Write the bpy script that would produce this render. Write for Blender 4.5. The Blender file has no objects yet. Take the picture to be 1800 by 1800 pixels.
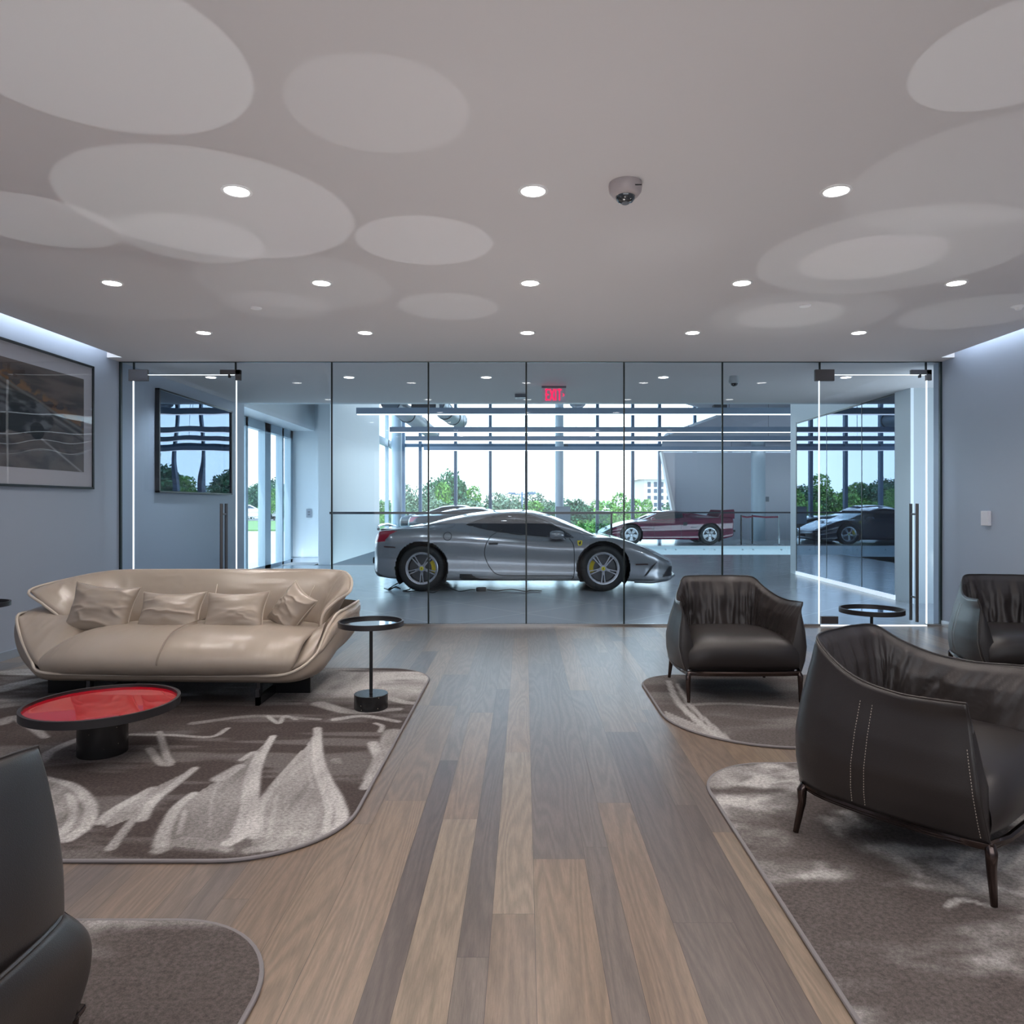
import bpy, bmesh, math, random
import numpy as np
from mathutils import Vector, Matrix
C = bpy.context.scene.collection
SC = bpy.context.scene
random.seed(7); RNG = np.random.RandomState(5)
PI = math.pi
EYE = 1.27; F = 1275.0
# ---------------- camera, world, sun, exposure ----------------
cd = bpy.data.cameras.new('camera'); cam = bpy.data.objects.new('camera', cd); C.objects.link(cam)
cam.location = (0, 0, EYE); cam.rotation_euler = (PI/2, 0, 0)
cd.sensor_width = 36; cd.lens = 36*F/1800; cd.shift_x = -22/1800; cd.shift_y = -13/1800
cd.clip_start = .05; cd.clip_end = 600
SC.camera = cam
SC.view_settings.view_transform = 'Standard'; SC.view_settings.look = 'None'
SC.view_settings.gamma = 1; SC.view_settings.exposure = 1.0; SC.view_settings.use_curve_mapping = False
w = bpy.data.worlds.new('sky'); SC.world = w; w.use_nodes = True
nt = w.node_tree; bg = nt.nodes['Background']
tc = nt.nodes.new('ShaderNodeTexCoord'); sx = nt.nodes.new('ShaderNodeSeparateXYZ'); cr_ = nt.nodes.new('ShaderNodeValToRGB')
nt.links.new(tc.outputs['Generated'], sx.inputs[0]); nt.links.new(sx.outputs['Z'], cr_.inputs[0]); nt.links.new(cr_.outputs[0], bg.inputs[0])
cr_.color_ramp.elements[0].color = (.82, .93, 1, 1); cr_.color_ramp.elements[1].color = (.45, .68, 1, 1)
bg.inputs[1].default_value = 2.3
sd = bpy.data.lights.new('sun', 'SUN'); sd.energy = 2.6; sd.angle = .03; sd.color = (1, .96, .88)
so = bpy.data.objects.new('sun', sd); C.objects.link(so); so.rotation_euler = (math.radians(38), math.radians(-12), 0)
# added fill lamps, behind the viewpoint and low over the floor
def lamp(kind, name, loc, rot, energy, col, **kw):
    L = bpy.data.lights.new(name, kind); L.energy = energy; L.color = col
    for k_, v_ in kw.items(): setattr(L, k_, v_)
    o = bpy.data.objects.new(name, L); C.objects.link(o); o.location = loc; o.rotation_euler = rot; return o
lamp('AREA', 'rear_fill_area', (0, -2.9, 1.7), (PI/2, 0, 0), 45, (.92,.95,1), shape='RECTANGLE', size=7.5, size_y=1.8)  # added fill in place of a window; none is built there
for x_, y_, e_ in ((0,-.6,20),(0,1.6,20),(.05,3.6,20),(.05,5.6,20),(-3.2,2.2,14),(3.0,3.65,14),(-2.6,6.7,16),(2.9,6.6,14)):
    lamp('SPOT', 'upward_fill_spot', (x_, y_, .12), (PI, 0, 0), e_, (1,.94,.93), spot_size=math.radians(165), spot_blend=1.0, shadow_soft_size=.35)  # added soft spots standing in for light off the floor
cy = SC.cycles
cy.max_bounces = 12; cy.diffuse_bounces = 4; cy.glossy_bounces = 5; cy.transparent_max_bounces = 32; cy.transmission_bounces = 6
cy.caustics_reflective = False; cy.caustics_refractive = False; cy.sample_clamp_indirect = 4.0
cy.use_denoising = True

# ---------------- helpers ----------------
def PX(px, py, Y):  # photo pixel + distance -> point of the place
    return (( px-922)*Y/F, Y, EYE-(py-887)*Y/F)
def FL(px, py):     # photo pixel -> point on the floor
    Y = F*EYE/(py-887); return ((px-922)*Y/F, Y)
def mat(name, col=(.5,.5,.5), rough=.5, metal=0, spec=.5, coat=0, emit=None, estr=0, bump=0, bscale=40, stretch=None, var=0, vscale=3, coatr=.05, sheen=0):
    m = bpy.data.materials.new(name); m.use_nodes = True; n = m.node_tree; b = n.nodes['Principled BSDF']
    b.inputs['Base Color'].default_value = (*col, 1); b.inputs['Roughness'].default_value = rough; b.inputs['Metallic'].default_value = metal
    b.inputs['Specular IOR Level'].default_value = spec; b.inputs['Coat Weight'].default_value = coat; b.inputs['Coat Roughness'].default_value = coatr
    if sheen: b.inputs['Sheen Weight'].default_value = sheen
    if emit: b.inputs['Emission Color'].default_value = (*emit, 1); b.inputs['Emission Strength'].default_value = estr
    t = n.nodes.new('ShaderNodeTexCoord'); mp = n.nodes.new('ShaderNodeMapping'); n.links.new(t.outputs['Object'], mp.inputs[0])
    if stretch: mp.inputs['Scale'].default_value = stretch
    if bump:
        no = n.nodes.new('ShaderNodeTexNoise'); no.inputs['Scale'].default_value = bscale; no.inputs['Detail'].default_value = 4
        n.links.new(mp.outputs[0], no.inputs['Vector'])
        bp = n.nodes.new('ShaderNodeBump'); bp.inputs['Strength'].default_value = bump; bp.inputs['Distance'].default_value = .01
        n.links.new(no.outputs[0], bp.inputs['Height']); n.links.new(bp.outputs[0], b.inputs['Normal'])
    if var:
        n2 = n.nodes.new('ShaderNodeTexNoise'); n2.inputs['Scale'].default_value = vscale; n2.inputs['Detail'].default_value = 5
        n.links.new(mp.outputs[0], n2.inputs['Vector'])
        rp = n.nodes.new('ShaderNodeValToRGB'); n.links.new(n2.outputs[0], rp.inputs[0])
        rp.color_ramp.elements[0].position = .3; rp.color_ramp.elements[1].position = .7
        rp.color_ramp.elements[0].color = (*[c*(1-var) for c in col], 1); rp.color_ramp.elements[1].color = (*[min(1, c*(1+var)) for c in col], 1)
        n.links.new(rp.outputs[0], b.inputs['Base Color'])
    return m
def glassmat(name, tint=(.95,.98,.985), ior=1.5, rough=0.0, wav=0):
    m = bpy.data.materials.new(name); m.use_nodes = True; n = m.node_tree; n.nodes.clear()
    o = n.nodes.new('ShaderNodeOutputMaterial'); mx = n.nodes.new('ShaderNodeMixShader'); fr = n.nodes.new('ShaderNodeFresnel'); fr.inputs[0].default_value = ior
    t = n.nodes.new('ShaderNodeBsdfTransparent'); t.inputs[0].default_value = (*tint, 1); g = n.nodes.new('ShaderNodeBsdfGlossy'); g.inputs['Roughness'].default_value = rough
    if wav:
        tc = n.nodes.new('ShaderNodeTexCoord'); no = n.nodes.new('ShaderNodeTexNoise'); no.inputs['Scale'].default_value = 1.6; no.inputs['Detail'].default_value = 0
        bp = n.nodes.new('ShaderNodeBump'); bp.inputs['Strength'].default_value = wav; bp.inputs['Distance'].default_value = .05
        n.links.new(tc.outputs['Object'], no.inputs['Vector']); n.links.new(no.outputs[0], bp.inputs['Height']); n.links.new(bp.outputs[0], g.inputs['Normal'])
    ge = n.nodes.new('ShaderNodeNewGeometry'); mm_ = n.nodes.new('ShaderNodeMath'); mm_.operation = 'MULTIPLY'; iv = n.nodes.new('ShaderNodeMath'); iv.operation = 'SUBTRACT'; iv.inputs[0].default_value = 1
    n.links.new(ge.outputs['Backfacing'], iv.inputs[1]); n.links.new(fr.outputs[0], mm_.inputs[0]); n.links.new(iv.outputs[0], mm_.inputs[1])
    n.links.new(mm_.outputs[0], mx.inputs[0]); n.links.new(t.outputs[0], mx.inputs[1]); n.links.new(g.outputs[0], mx.inputs[2]); n.links.new(mx.outputs[0], o.inputs[0])
    return m
def attrmat(name, attr, rough=.6, grain=None, pile=0, bump=0, coat=0):
    m = bpy.data.materials.new(name); m.use_nodes = True; n = m.node_tree; b = n.nodes['Principled BSDF']
    a = n.nodes.new('ShaderNodeAttribute'); a.attribute_name = attr; b.inputs['Roughness'].default_value = rough
    b.inputs['Coat Weight'].default_value = coat; b.inputs['Coat Roughness'].default_value = .25
    out = a.outputs['Color']
    tc = n.nodes.new('ShaderNodeTexCoord')
    def mul(out, fac_socket, lo, hi, p0=.3, p1=.7):
        rp = n.nodes.new('ShaderNodeMapRange'); rp.inputs[1].default_value = p0; rp.inputs[2].default_value = p1; rp.inputs[3].default_value = lo; rp.inputs[4].default_value = hi
        n.links.new(fac_socket, rp.inputs[0]); v = n.nodes.new('ShaderNodeVectorMath'); v.operation = 'SCALE'
        n.links.new(out, v.inputs[0]); n.links.new(rp.outputs[0], v.inputs['Scale']); return v.outputs[0]
    if grain:
        mp = n.nodes.new('ShaderNodeMapping'); mp.inputs['Scale'].default_value = (1, .075, 1)
        off = n.nodes.new('ShaderNodeVectorMath'); off.operation = 'ADD'; sh = n.nodes.new('ShaderNodeAttribute'); sh.attribute_name = 'shift'
        n.links.new(tc.outputs['Object'], off.inputs[0]); n.links.new(sh.outputs['Vector'], off.inputs[1]); n.links.new(off.outputs[0], mp.inputs[0])
        n1 = n.nodes.new('ShaderNodeTexNoise'); n1.inputs['Scale'].default_value = 210; n1.inputs['Detail'].default_value = 5; n1.inputs['Roughness'].default_value = .65; n.links.new(mp.outputs[0], n1.inputs['Vector'])
        # cathedral rings
        n0 = n.nodes.new('ShaderNodeTexNoise'); n0.inputs['Scale'].default_value = 8.5; n0.inputs['Detail'].default_value = 1.5; n.links.new(mp.outputs[0], n0.inputs['Vector'])
        ml = n.nodes.new('ShaderNodeMath'); ml.operation = 'MULTIPLY'; ml.inputs[1].default_value = 85; n.links.new(n0.outputs[0], ml.inputs[0])
        sn = n.nodes.new('ShaderNodeMath'); sn.operation = 'SINE'; n.links.new(ml.outputs[0], sn.inputs[0])
        out = mul(out, n1.outputs[0], .76, 1.10); out = mul(out, sn.outputs[0], .80, 1.06, -1, 1)
        bp = n.nodes.new('ShaderNodeBump'); bp.inputs['Strength'].default_value = .12; bp.inputs['Distance'].default_value = .004
        n.links.new(n1.outputs[0], bp.inputs['Height']); n.links.new(bp.outputs[0], b.inputs['Normal'])
    if pile:
        n1 = n.nodes.new('ShaderNodeTexNoise'); n1.inputs['Scale'].default_value = 260; n1.inputs['Detail'].default_value = 3; n.links.new(tc.outputs['Object'], n1.inputs['Vector'])
        out = mul(out, n1.outputs[0], 1-pile, 1+pile); n3 = n.nodes.new('ShaderNodeTexNoise'); n3.inputs['Scale'].default_value = 75; n3.inputs['Detail'].default_value = 4; n.links.new(tc.outputs['Object'], n3.inputs['Vector']); out = mul(out, n3.outputs[0], 1-pile*1.3, 1+pile*1.3)
        bp = n.nodes.new('ShaderNodeBump'); bp.inputs['Strength'].default_value = .6; bp.inputs['Distance'].default_value = .006
        n.links.new(n1.outputs[0], bp.inputs['Height']); n.links.new(bp.outputs[0], b.inputs['Normal'])
        b.inputs['Specular IOR Level'].default_value = .1
    n.links.new(out, b.inputs['Base Color'])
    return m

def mesh(name, V, Fc, m, parent=None, smooth=False, ang=None):
    me = bpy.data.meshes.new(name); me.from_pydata([tuple(map(float, v)) for v in V], [], [tuple(map(int, f)) for f in Fc]); me.update()
    if m is not None: me.materials.append(m)
    if smooth:
        me.polygons.foreach_set('use_smooth', [True]*len(me.polygons))
        if ang: me.set_sharp_from_angle(angle=math.radians(ang))
    o = bpy.data.objects.new(name, me); C.objects.link(o)
    if parent is not None: o.parent = parent
    return o
class MB:
    def __init__(s): s.V = []; s.F = []
    def add(s, V, Fc):
        k = len(s.V); s.V += [tuple(v) for v in V]; s.F += [tuple(i+k for i in f) for f in Fc]; return s
    def box(s, x0, x1, y0, y1, z0, z1, rot=0, c=None):
        V = [(x, y, z) for x in (x0, x1) for y in (y0, y1) for z in (z0, z1)]
        if rot:
            cx, cy_ = c or ((x0+x1)/2, (y0+y1)/2); co, si = math.cos(rot), math.sin(rot)
            V = [(cx+(x-cx)*co-(y-cy_)*si, cy_+(x-cx)*si+(y-cy_)*co, z) for x, y, z in V]
        return s.add(V, [(0,1,3,2), (4,6,7,5), (0,4,5,1), (2,3,7,6), (0,2,6,4), (1,5,7,3)])
    def cyl(s, a, b, r, r2=None, n=20, cap=True):
        a = Vector(a); b = Vector(b); r2 = r if r2 is None else r2
        d = (b-a).normalized(); u = d.orthogonal().normalized(); v = d.cross(u)
        V = []
        for p, q in ((a, r), (b, r2)):
            V += [p+(u*math.cos(2*PI*i/n)+v*math.sin(2*PI*i/n))*q for i in range(n)]
        Fc = [(i, (i+1) % n, n+(i+1) % n, n+i) for i in range(n)]
        if cap: Fc += [tuple(range(n))[::-1], tuple(range(n, 2*n))]
        return s.add(V, Fc)
    def lathe(s, prof, c=(0,0,0), axis='Z', n=40, close=False):
        V = []; k = len(prof)
        for i in range(n):
            a = 2*PI*i/n
            for r, h in prof:
                p = {'Z': (r*math.cos(a), r*math.sin(a), h), 'Y': (r*math.cos(a), h, r*math.sin(a)), 'X': (h, r*math.cos(a), r*math.sin(a))}[axis]
                V.append((p[0]+c[0], p[1]+c[1], p[2]+c[2]))
        Fc = []
        for i in range(n):
            j = (i+1) % n
            for q in range(k if close else k-1):
                q2 = (q+1) % k
                Fc.append((i*k+q, j*k+q, j*k+q2, i*k+q2))
        return s.add(V, Fc)
    def tube(s, pts, r, n=8, closed=False, flat=None):
        P = [Vector(p) for p in pts]; m = len(P); V = []; prev = None
        for i in range(m):
            t = (P[(i+1) % m]-P[i-1]) if closed else (P[min(i+1, m-1)]-P[max(i-1, 0)])
            t = t.normalized() if t.length > 1e-9 else Vector((0,0,1))
            if prev is None: u = t.orthogonal().normalized()
            else:
                u = prev-t*prev.dot(t); u = u.normalized() if u.length > 1e-6 else t.orthogonal().normalized()
            prev = u; v = t.cross(u)
            rr = r[i] if hasattr(r, '__len__') else r
            V += [P[i]+(u*math.cos(2*PI*k/n)+v*math.sin(2*PI*k/n))*rr for k in range(n)]
        Fc = []
        for i in range(m if closed else m-1):
            j = (i+1) % m
            Fc += [(i*n+k, i*n+(k+1) % n, j*n+(k+1) % n, j*n+k) for k in range(n)]
        if not closed: Fc += [tuple(range(n))[::-1], tuple((m-1)*n+k for k in range(n))]
        return s.add(V, Fc)
    def prism(s, poly, y0, y1, axis='Y'):
        n = len(poly)
        if axis == 'Y': V = [(x, y0, z) for x, z in poly]+[(x, y1, z) for x, z in poly]
        elif axis == 'X': V = [(y0, a, b) for a, b in poly]+[(y1, a, b) for a, b in poly]
        else: V = [(x, y, y0) for x, y in poly]+[(x, y, y1) for x, y in poly]
        return s.add(V, [tuple(range(n)), tuple(range(2*n-1, n-1, -1))]+[(i, i+n, (i+1) % n+n, (i+1) % n) for i in range(n)])
    def obj(s, name, m, parent=None, smooth=False, ang=40, bevel=0):
        o = mesh(name, s.V, s.F, m, parent, False)
        bm = bmesh.new(); bm.from_mesh(o.data); bmesh.ops.recalc_face_normals(bm, faces=bm.faces); bm.to_mesh(o.data); bm.free()
        if smooth:
            o.data.polygons.foreach_set('use_smooth', [True]*len(o.data.polygons)); o.data.set_sharp_from_angle(angle=math.radians(ang))
        if bevel:
            b = o.modifiers.new('b', 'BEVEL'); b.width = bevel; b.segments = 2; b.limit_method = 'ANGLE'
        return o
def tag(o, label, cat, group=None, kind=None):
    o['label'] = label; o['category'] = cat
    if group: o['group'] = group
    if kind: o['kind'] = kind
    return o
def thing(name, label, cat, loc=(0,0,0), rot=0, group=None):
    o = bpy.data.objects.new(name, None); C.objects.link(o); o.location = loc; o.rotation_euler = (0, 0, rot); o.empty_display_size = .1
    return tag(o, label, cat, group)
def struct(o):
    o['kind'] = 'structure'; return o
def dup(root, loc=None, rot=None, label=None, group=None):
    def cp(o, p):
        c = o.copy(); C.objects.link(c); c.parent = p
        for ch in list(o.children): cp(ch, c)
        return c
    r = cp(root, None)
    if loc is not None: r.location = loc
    if rot is not None: r.rotation_euler = (0, 0, rot)
    if label: r['label'] = label
    if group: r['group'] = group
    return r
def crv(P, n, closed=False):
    P = np.asarray(P, float); m = len(P)
    t = np.linspace(0, m if closed else m-1, n, endpoint=not closed); i = np.floor(t).astype(int)
    if not closed: i = np.minimum(i, m-2)
    f = (t-i).reshape((-1,)+(1,)*(P.ndim-1))
    if closed: a, b, c, d = P[(i-1) % m], P[i % m], P[(i+1) % m], P[(i+2) % m]
    else:
        a = P[np.maximum(i-1, 0)]; b = P[i]; c = P[i+1]; d = P[np.minimum(i+2, m-1)]
        a = np.where((i == 0).reshape(f.shape), 2*b-c, a); d = np.where((i == m-2).reshape(f.shape), 2*c-b, d)
    return .5*((2*b)+(-a+c)*f+(2*a-5*b+4*c-d)*f**2+(-a+3*b-3*c+d)*f**3)
def grid(G, nu, nv):
    A = crv(np.asarray(G, float), nu); B = crv(np.swapaxes(A, 0, 1), nv); return np.swapaxes(B, 0, 1)
def normals(S):
    du = np.gradient(S, axis=0); dv = np.gradient(S, axis=1); n = np.cross(du, dv); l = np.linalg.norm(n, axis=2, keepdims=True); return n/np.maximum(l, 1e-9)
def gfaces(nu, nv, off=0, flip=False):
    f = []
    for i in range(nu-1):
        for j in range(nv-1):
            a = off+i*nv+j; q = (a, a+1, a+nv+1, a+nv); f.append(q[::-1] if flip else q)
    return f
# smooth value noise on arrays
_T = np.random.RandomState(3).rand(64, 64)
def vnoise(x, y):
    x = np.asarray(x, float); y = np.asarray(y, float); xi = np.floor(x).astype(int); yi = np.floor(y).astype(int); fx = x-xi; fy = y-yi
    fx = fx*fx*(3-2*fx); fy = fy*fy*(3-2*fy); g = lambda a, b: _T[a % 64, b % 64]
    return (g(xi, yi)*(1-fx)+g(xi+1, yi)*fx)*(1-fy)+(g(xi, yi+1)*(1-fx)+g(xi+1, yi+1)*fx)*fy
def fbm(x, y, o=4):
    s = 0; a = .5; t = 0
    for k in range(o): s = s+a*vnoise(x*2**k+k*7.3, y*2**k+k*3.1); t += a; a *= .5
    return s/t
def puff(name, G, t, m, parent, nu=40, nv=24, p=.4, wr=0, wf=(18, 6), back=1.0, off=(0,0,0), pipe=None, pipem=None, seed=0):
    """soft cushion: centre surface G swollen by t, pinched at its border; pipe = sewn cord round the border"""
    S = grid(G, nu, nv)-np.array(off); N = normals(S)
    u = np.linspace(0, 1, nu)[:, None]; v = np.linspace(0, 1, nv)[None, :]
    f = ((4*u*(1-u))**p)*((4*v*(1-v))**p); f = f[..., None]
    w_ = 0
    if wr:
        w_ = (wr*((1-np.abs(2*fbm(u*wf[0]+seed, v*wf[1]+seed*2, 3)-1))**3-.4))[..., None]*np.minimum(1, f*1.2)
    A = S+N*(t*f+w_); B = S-N*t*f*back
    V = np.concatenate([A.reshape(-1, 3), B.reshape(-1, 3)]); Fc = gfaces(nu, nv, 0)+gfaces(nu, nv, nu*nv, True)
    o = mesh(name, V, Fc, m, parent, True)
    bm = bmesh.new(); bm.from_mesh(o.data); bmesh.ops.remove_doubles(bm, verts=bm.verts, dist=.0004); bmesh.ops.recalc_face_normals(bm, faces=bm.faces); bm.to_mesh(o.data); bm.free()
    if pipe:
        loop = list(S[:, 0])+list(S[-1, 1:])+list(S[-2::-1, -1])+list(S[0, -2:0:-1])
        MB().tube(loop, pipe, 6, True).obj('piping', pipem or m, o, True)
    return o
# ---------------- materials ----------------
PAINT = mat('grey_wall_paint', (.38,.43,.52), .45, bump=.02, bscale=300)
CEILP = mat('ceiling_paint', (.68,.66,.66), .7)
WHITEP = mat('pale_wall_paint', (.66,.72,.76), .4)
GREYP = mat('showroom_grey_wall', (.64,.66,.72), .5)
BASEB = mat('baseboard_aluminium', (.42,.48,.55), .3, metal=.5)
TRIM = mat('reveal_white', (.85,.85,.85), .5)
STEEL = mat('brushed_steel', (.15,.14,.14), .32, metal=.9, bump=.02, bscale=200)
JOINT = mat('glass_joint_seal', (.01,.02,.022), .3)
SEAL = mat('polished_glass_edge', (.95,.98,1), .15, emit=None)
GLASS = glassmat('partition_glass', (.93,.965,.995), 1.52)
WGLASS = glassmat('window_glass', (.95,.985,.985), 1.3)
LAMP = mat('lamp_diffuser', (1,1,1), .5, emit=(1,.97,.95), estr=9)
DARKM = mat('black_powder_metal', (.018,.018,.02), .38, metal=.3)
MULL = mat('mullion_aluminium', (.10,.15,.22), .4, metal=.3)
ALU = mat('frame_aluminium', (.28,.36,.42), .35, metal=.4)
COLM = mat('column_paint', (.42,.52,.60), .4)
LEDM = mat('led_strip', (1,1,1), .5, emit=(.93,.97,1), estr=1.0)
COVE = mat('cove_led', (1,1,1), .5, emit=(.85,.93,1), estr=7)
CHROME = mat('chrome', (.55,.55,.57), .12, metal=1)
RW = 7.60; XL, XR = -4.244, 4.37; CZ = 2.766

# ---------------- lounge shell ----------------
def plankfloor():
    cols = [(-.42,-.33),(-.33,-.19),(-.19,-.10),(-.10,.031),(.031,.217),(.217,.309),(.309,.45)]
    fixed = {0:[(-3,3.6,.05),(3.6,7.6,.35)], 1:[(-3,2.93,.95),(2.93,4.43,.62),(4.43,7.6,.3)], 2:[(-3,2.035,.3),(2.035,4.99,.12),(4.99,7.6,.4)],
             3:[(-3,2.25,.6),(2.25,3.72,.95),(3.72,6.9,.7),(6.9,7.6,.5)], 4:[(-3,2.6,.78),(2.6,5.8,.22),(5.8,7.6,.4)], 5:[(-3,2.69,.25),(2.69,7.6,.28)],
             6:[(-3,3.09,.62),(3.09,4.96,.3),(4.96,7.6,.7)]}
    x = cols[0][0]
    while x > XL-.3: wd = random.choice((.09,.14,.187,.14)); cols.append((x-wd, x)); x -= wd
    x = .45
    while x < XR+.3: wd = random.choice((.09,.14,.187,.14)); cols.append((x, x+wd)); x += wd
    V = []; Fc = []; col = []; sh = []
    dark = np.array((.085,.062,.056)); a = np.array((.235,.18,.132)); b = np.array((.18,.122,.083)); g = np.array((.15,.118,.100))
    def tone(t):
        if t < .35: c = dark+(g-dark)*(t/.35)
        elif t < .7: c = g+(b*1.12-g)*((t-.35)/.35)
        else: c = b*1.12+(a-b*1.12)*((t-.7)/.3)
        return c*random.uniform(.95,1.05)
    for i, (x0, x1) in enumerate(cols):
        x0_ = max(x0, XL); x1_ = min(x1, XR)
        if x1_ <= x0_: continue
        if i in fixed: segs = fixed[i]
        else:
            segs = []; y = -3
            y -= random.uniform(0, 1.2)
            while y < 7.6:
                L = random.uniform(.7, 2.3); segs.append((max(y,-3), min(y+L,7.6), random.choice((.1,.25,.3,.45,.55,.62,.72,.78,.9,.5)))); y += L
        for y0, y1, t in segs:
            if y1 <= y0: continue
            k = len(V); e = .0006
            V += [(x0_+e,y0+e,0),(x1_-e,y0+e,0),(x1_-e,y1-e,0),(x0_+e,y1-e,0)]; Fc.append((k,k+1,k+2,k+3))
            c = tone(t); s = (random.uniform(0,9), random.uniform(0,90), random.uniform(0,9))
            col += [(*c,1)]*4; sh += [(*s,1)]*4
    k = len(V); V += [(XL-.1,-3.1,-.003),(XR+.1,-3.1,-.003),(XR+.1,RW,-.003),(XL-.1,RW,-.003)]; Fc.append((k,k+1,k+2,k+3)); col += [(.03,.025,.02,1)]*4; sh += [(0,0,0,1)]*4
    o = mesh('floor', V, Fc, attrmat('oak_planks', 'tone', .32, grain=True, coat=.5))
    for nm, d in (('tone', col), ('shift', sh)):
        at = o.data.color_attributes.new(nm, 'FLOAT_COLOR', 'POINT'); at.data.foreach_set('color', np.array(d, np.float32).ravel())
    struct(o)
plankfloor()
struct(MB().box(XL-.3, XL, -3.1, 10.98, -.1, 3.2).obj('wall_left', PAINT))
struct(MB().box(XR, XR+.3, -3.1, 7.75, -.1, 3.2).obj('wall_right', PAINT))
struct(MB().box(XL-.3, XR+.3, -3.3, -3.1, -.1, 3.2).obj('wall_back', PAINT))
# ceiling with a light slot along each side wall, stopping short of the glass
CL, CR_, SE = -4.09, 4.235, 7.37
cb = MB().box(CL, CR_, -3.1, 10.65, CZ, CZ+.14)
cb.box(XL, CL, SE, 10.65, CZ, CZ+.14).box(CR_, XR, SE, 10.65, CZ, CZ+.14).box(XR, 6.3, RW, 10.65, CZ, CZ+.14)
struct(cb.obj('ceiling', CEILP))
struct(MB().box(XL-.3, XL, -3.1, SE, 3.2, 3.25).box(XL-.3, CL+.02, -3.1, SE, 3.1, 3.16).box(CR_-.02, XR+.3, -3.1, SE, 3.1, 3.16).box(CL, CL+.03, -3.1, SE, CZ+.14, 3.1).box(CR_-.03, CR_, -3.1, SE, CZ+.14, 3.1)
       .box(XL, CL, SE, SE+.03, CZ+.14, 3.1).box(CR_, XR, SE, SE+.03, CZ+.14, 3.1).obj('trim_1', TRIM))
tag(MB().box(CL+.001, CL+.03, -3, SE-.02, 2.99, 3.03).obj('cove_light', COVE), 'hidden light strip washing the left grey wall above the framed car print', 'light')
tag(MB().box(CR_-.03, CR_-.001, -3, SE-.02, 2.99, 3.03).obj('cove_light', COVE), 'hidden light strip washing the right grey wall above the thermostat', 'light')
for nm, xa, sgn in (('area_cove_left', XL+.10, -1), ('area_cove_right', XR-.08, 1)):
    L = bpy.data.lights.new(nm, 'AREA'); L.shape = 'RECTANGLE'; L.size = .04; L.size_y = 10; L.energy = 28; L.color = (.80,.90,1)
    o = bpy.data.objects.new(nm, L); C.objects.link(o); o.location = (xa, 2.2, 3.05); o.rotation_euler = (0, sgn*math.radians(12), 0)
struct(MB().box(XL, XL+.012, -3, RW, 0, .07).obj('baseboard_left', BASEB))
struct(MB().box(XR-.012, XR, -3, RW, 0, .06).obj('baseboard_right', mat('baseboard_painted_light', (.75,.80,.85), .2, metal=.4)))  # paler than the left one: the light along it is put into the colour

# downlights of the lounge (square 1.4 m grid) and of the foyer behind the glass
def downlight(loc, r, label, group, en, first=[None]):
    if first[0] is None:
        t = thing('ceiling_downlight', label, 'light', loc, 0, group)
        MB().lathe([(.072,0),(.072,-.004),(.058,-.005),(.056,0)], n=32).obj('trim_ring', TRIM, t, True)
        d = MB().lathe([(.0001,-.002),(.057,-.002)], n=32).obj('diffuser', LAMP, t)
        first[0] = t
    else: t = dup(first[0], loc, 0, label, group)
    L = bpy.data.lights.new('downlight_lamp', 'SPOT'); L.energy = en; L.spot_size = math.radians(128); L.spot_blend = .7; L.shadow_soft_size = .05; L.color = (1,.93,.88) if loc[1] < 7.6 else (.80,.92,1)
    lo = bpy.data.objects.new('downlight_lamp', L); C.objects.link(lo); lo.location = (loc[0], loc[1], loc[2]-.02)
    return t
rowsY = {6.305: [-2.79,-1.386,.025,1.46,2.906], 4.89: [-2.781,-1.369,.038,1.465,2.911], 3.455: [-1.371,.041,1.485], 2.05: [-2.78,-1.38,.04,1.47,2.9], .65: [-2.78,-1.38,.04,1.47,2.9], -.75: [-2.78,-1.38,.04,1.47,2.9], -2.1: [-1.38,.04,1.47]}
rn = {6.305: 'row nearest the glass wall', 4.89: 'middle row of the lounge', 3.455: 'front row of three'}
pos5 = ['leftmost', 'second from left', 'centre', 'second from right', 'rightmost']; pos3 = ['left', 'centre', 'right']
for Y, xs in rowsY.items():
    for i, x in enumerate(xs):
        p = (pos5 if len(xs) == 5 else pos3)[i]
        lb = f'round white recessed ceiling downlight, {p} one in the {rn[Y]}' if Y in rn else 'round white recessed ceiling downlight overhead behind the viewpoint'
        downlight((x, Y, CZ-.001), .06, lb, 'lounge ceiling downlights' if Y in rn else 'downlights behind the viewpoint', 21)
for i, x in enumerate([-3.68,-2.06,-.447,1.63,3.77]):
    downlight((x, 8.51, CZ-.001), .06, f'recessed ceiling downlight of the foyer behind the glass, {pos5[i]} of the row', 'foyer downlights', 30)
# added upward spots draw the ceiling discs that table tops and floor would reflect
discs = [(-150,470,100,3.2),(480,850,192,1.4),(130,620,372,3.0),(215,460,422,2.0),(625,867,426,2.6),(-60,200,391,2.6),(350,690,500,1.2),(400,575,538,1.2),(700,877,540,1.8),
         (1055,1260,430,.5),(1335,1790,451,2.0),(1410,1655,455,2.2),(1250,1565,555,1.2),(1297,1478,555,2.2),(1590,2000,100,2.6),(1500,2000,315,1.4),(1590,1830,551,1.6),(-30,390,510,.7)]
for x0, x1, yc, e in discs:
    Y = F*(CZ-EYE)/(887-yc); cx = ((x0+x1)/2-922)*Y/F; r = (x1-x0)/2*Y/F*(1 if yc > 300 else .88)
    L = bpy.data.lights.new('ceiling_disc_spot', 'SPOT'); h = 2.0; L.spot_size = 2*math.atan(r/h); L.spot_blend = .06; L.energy = e*3.6; L.shadow_soft_size = 0; L.color = (.95,.97,1)
    o = bpy.data.objects.new('ceiling_disc_spot', L); C.objects.link(o); o.location = (cx, Y, CZ-h); o.rotation_euler = (PI, 0, 0)

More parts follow.
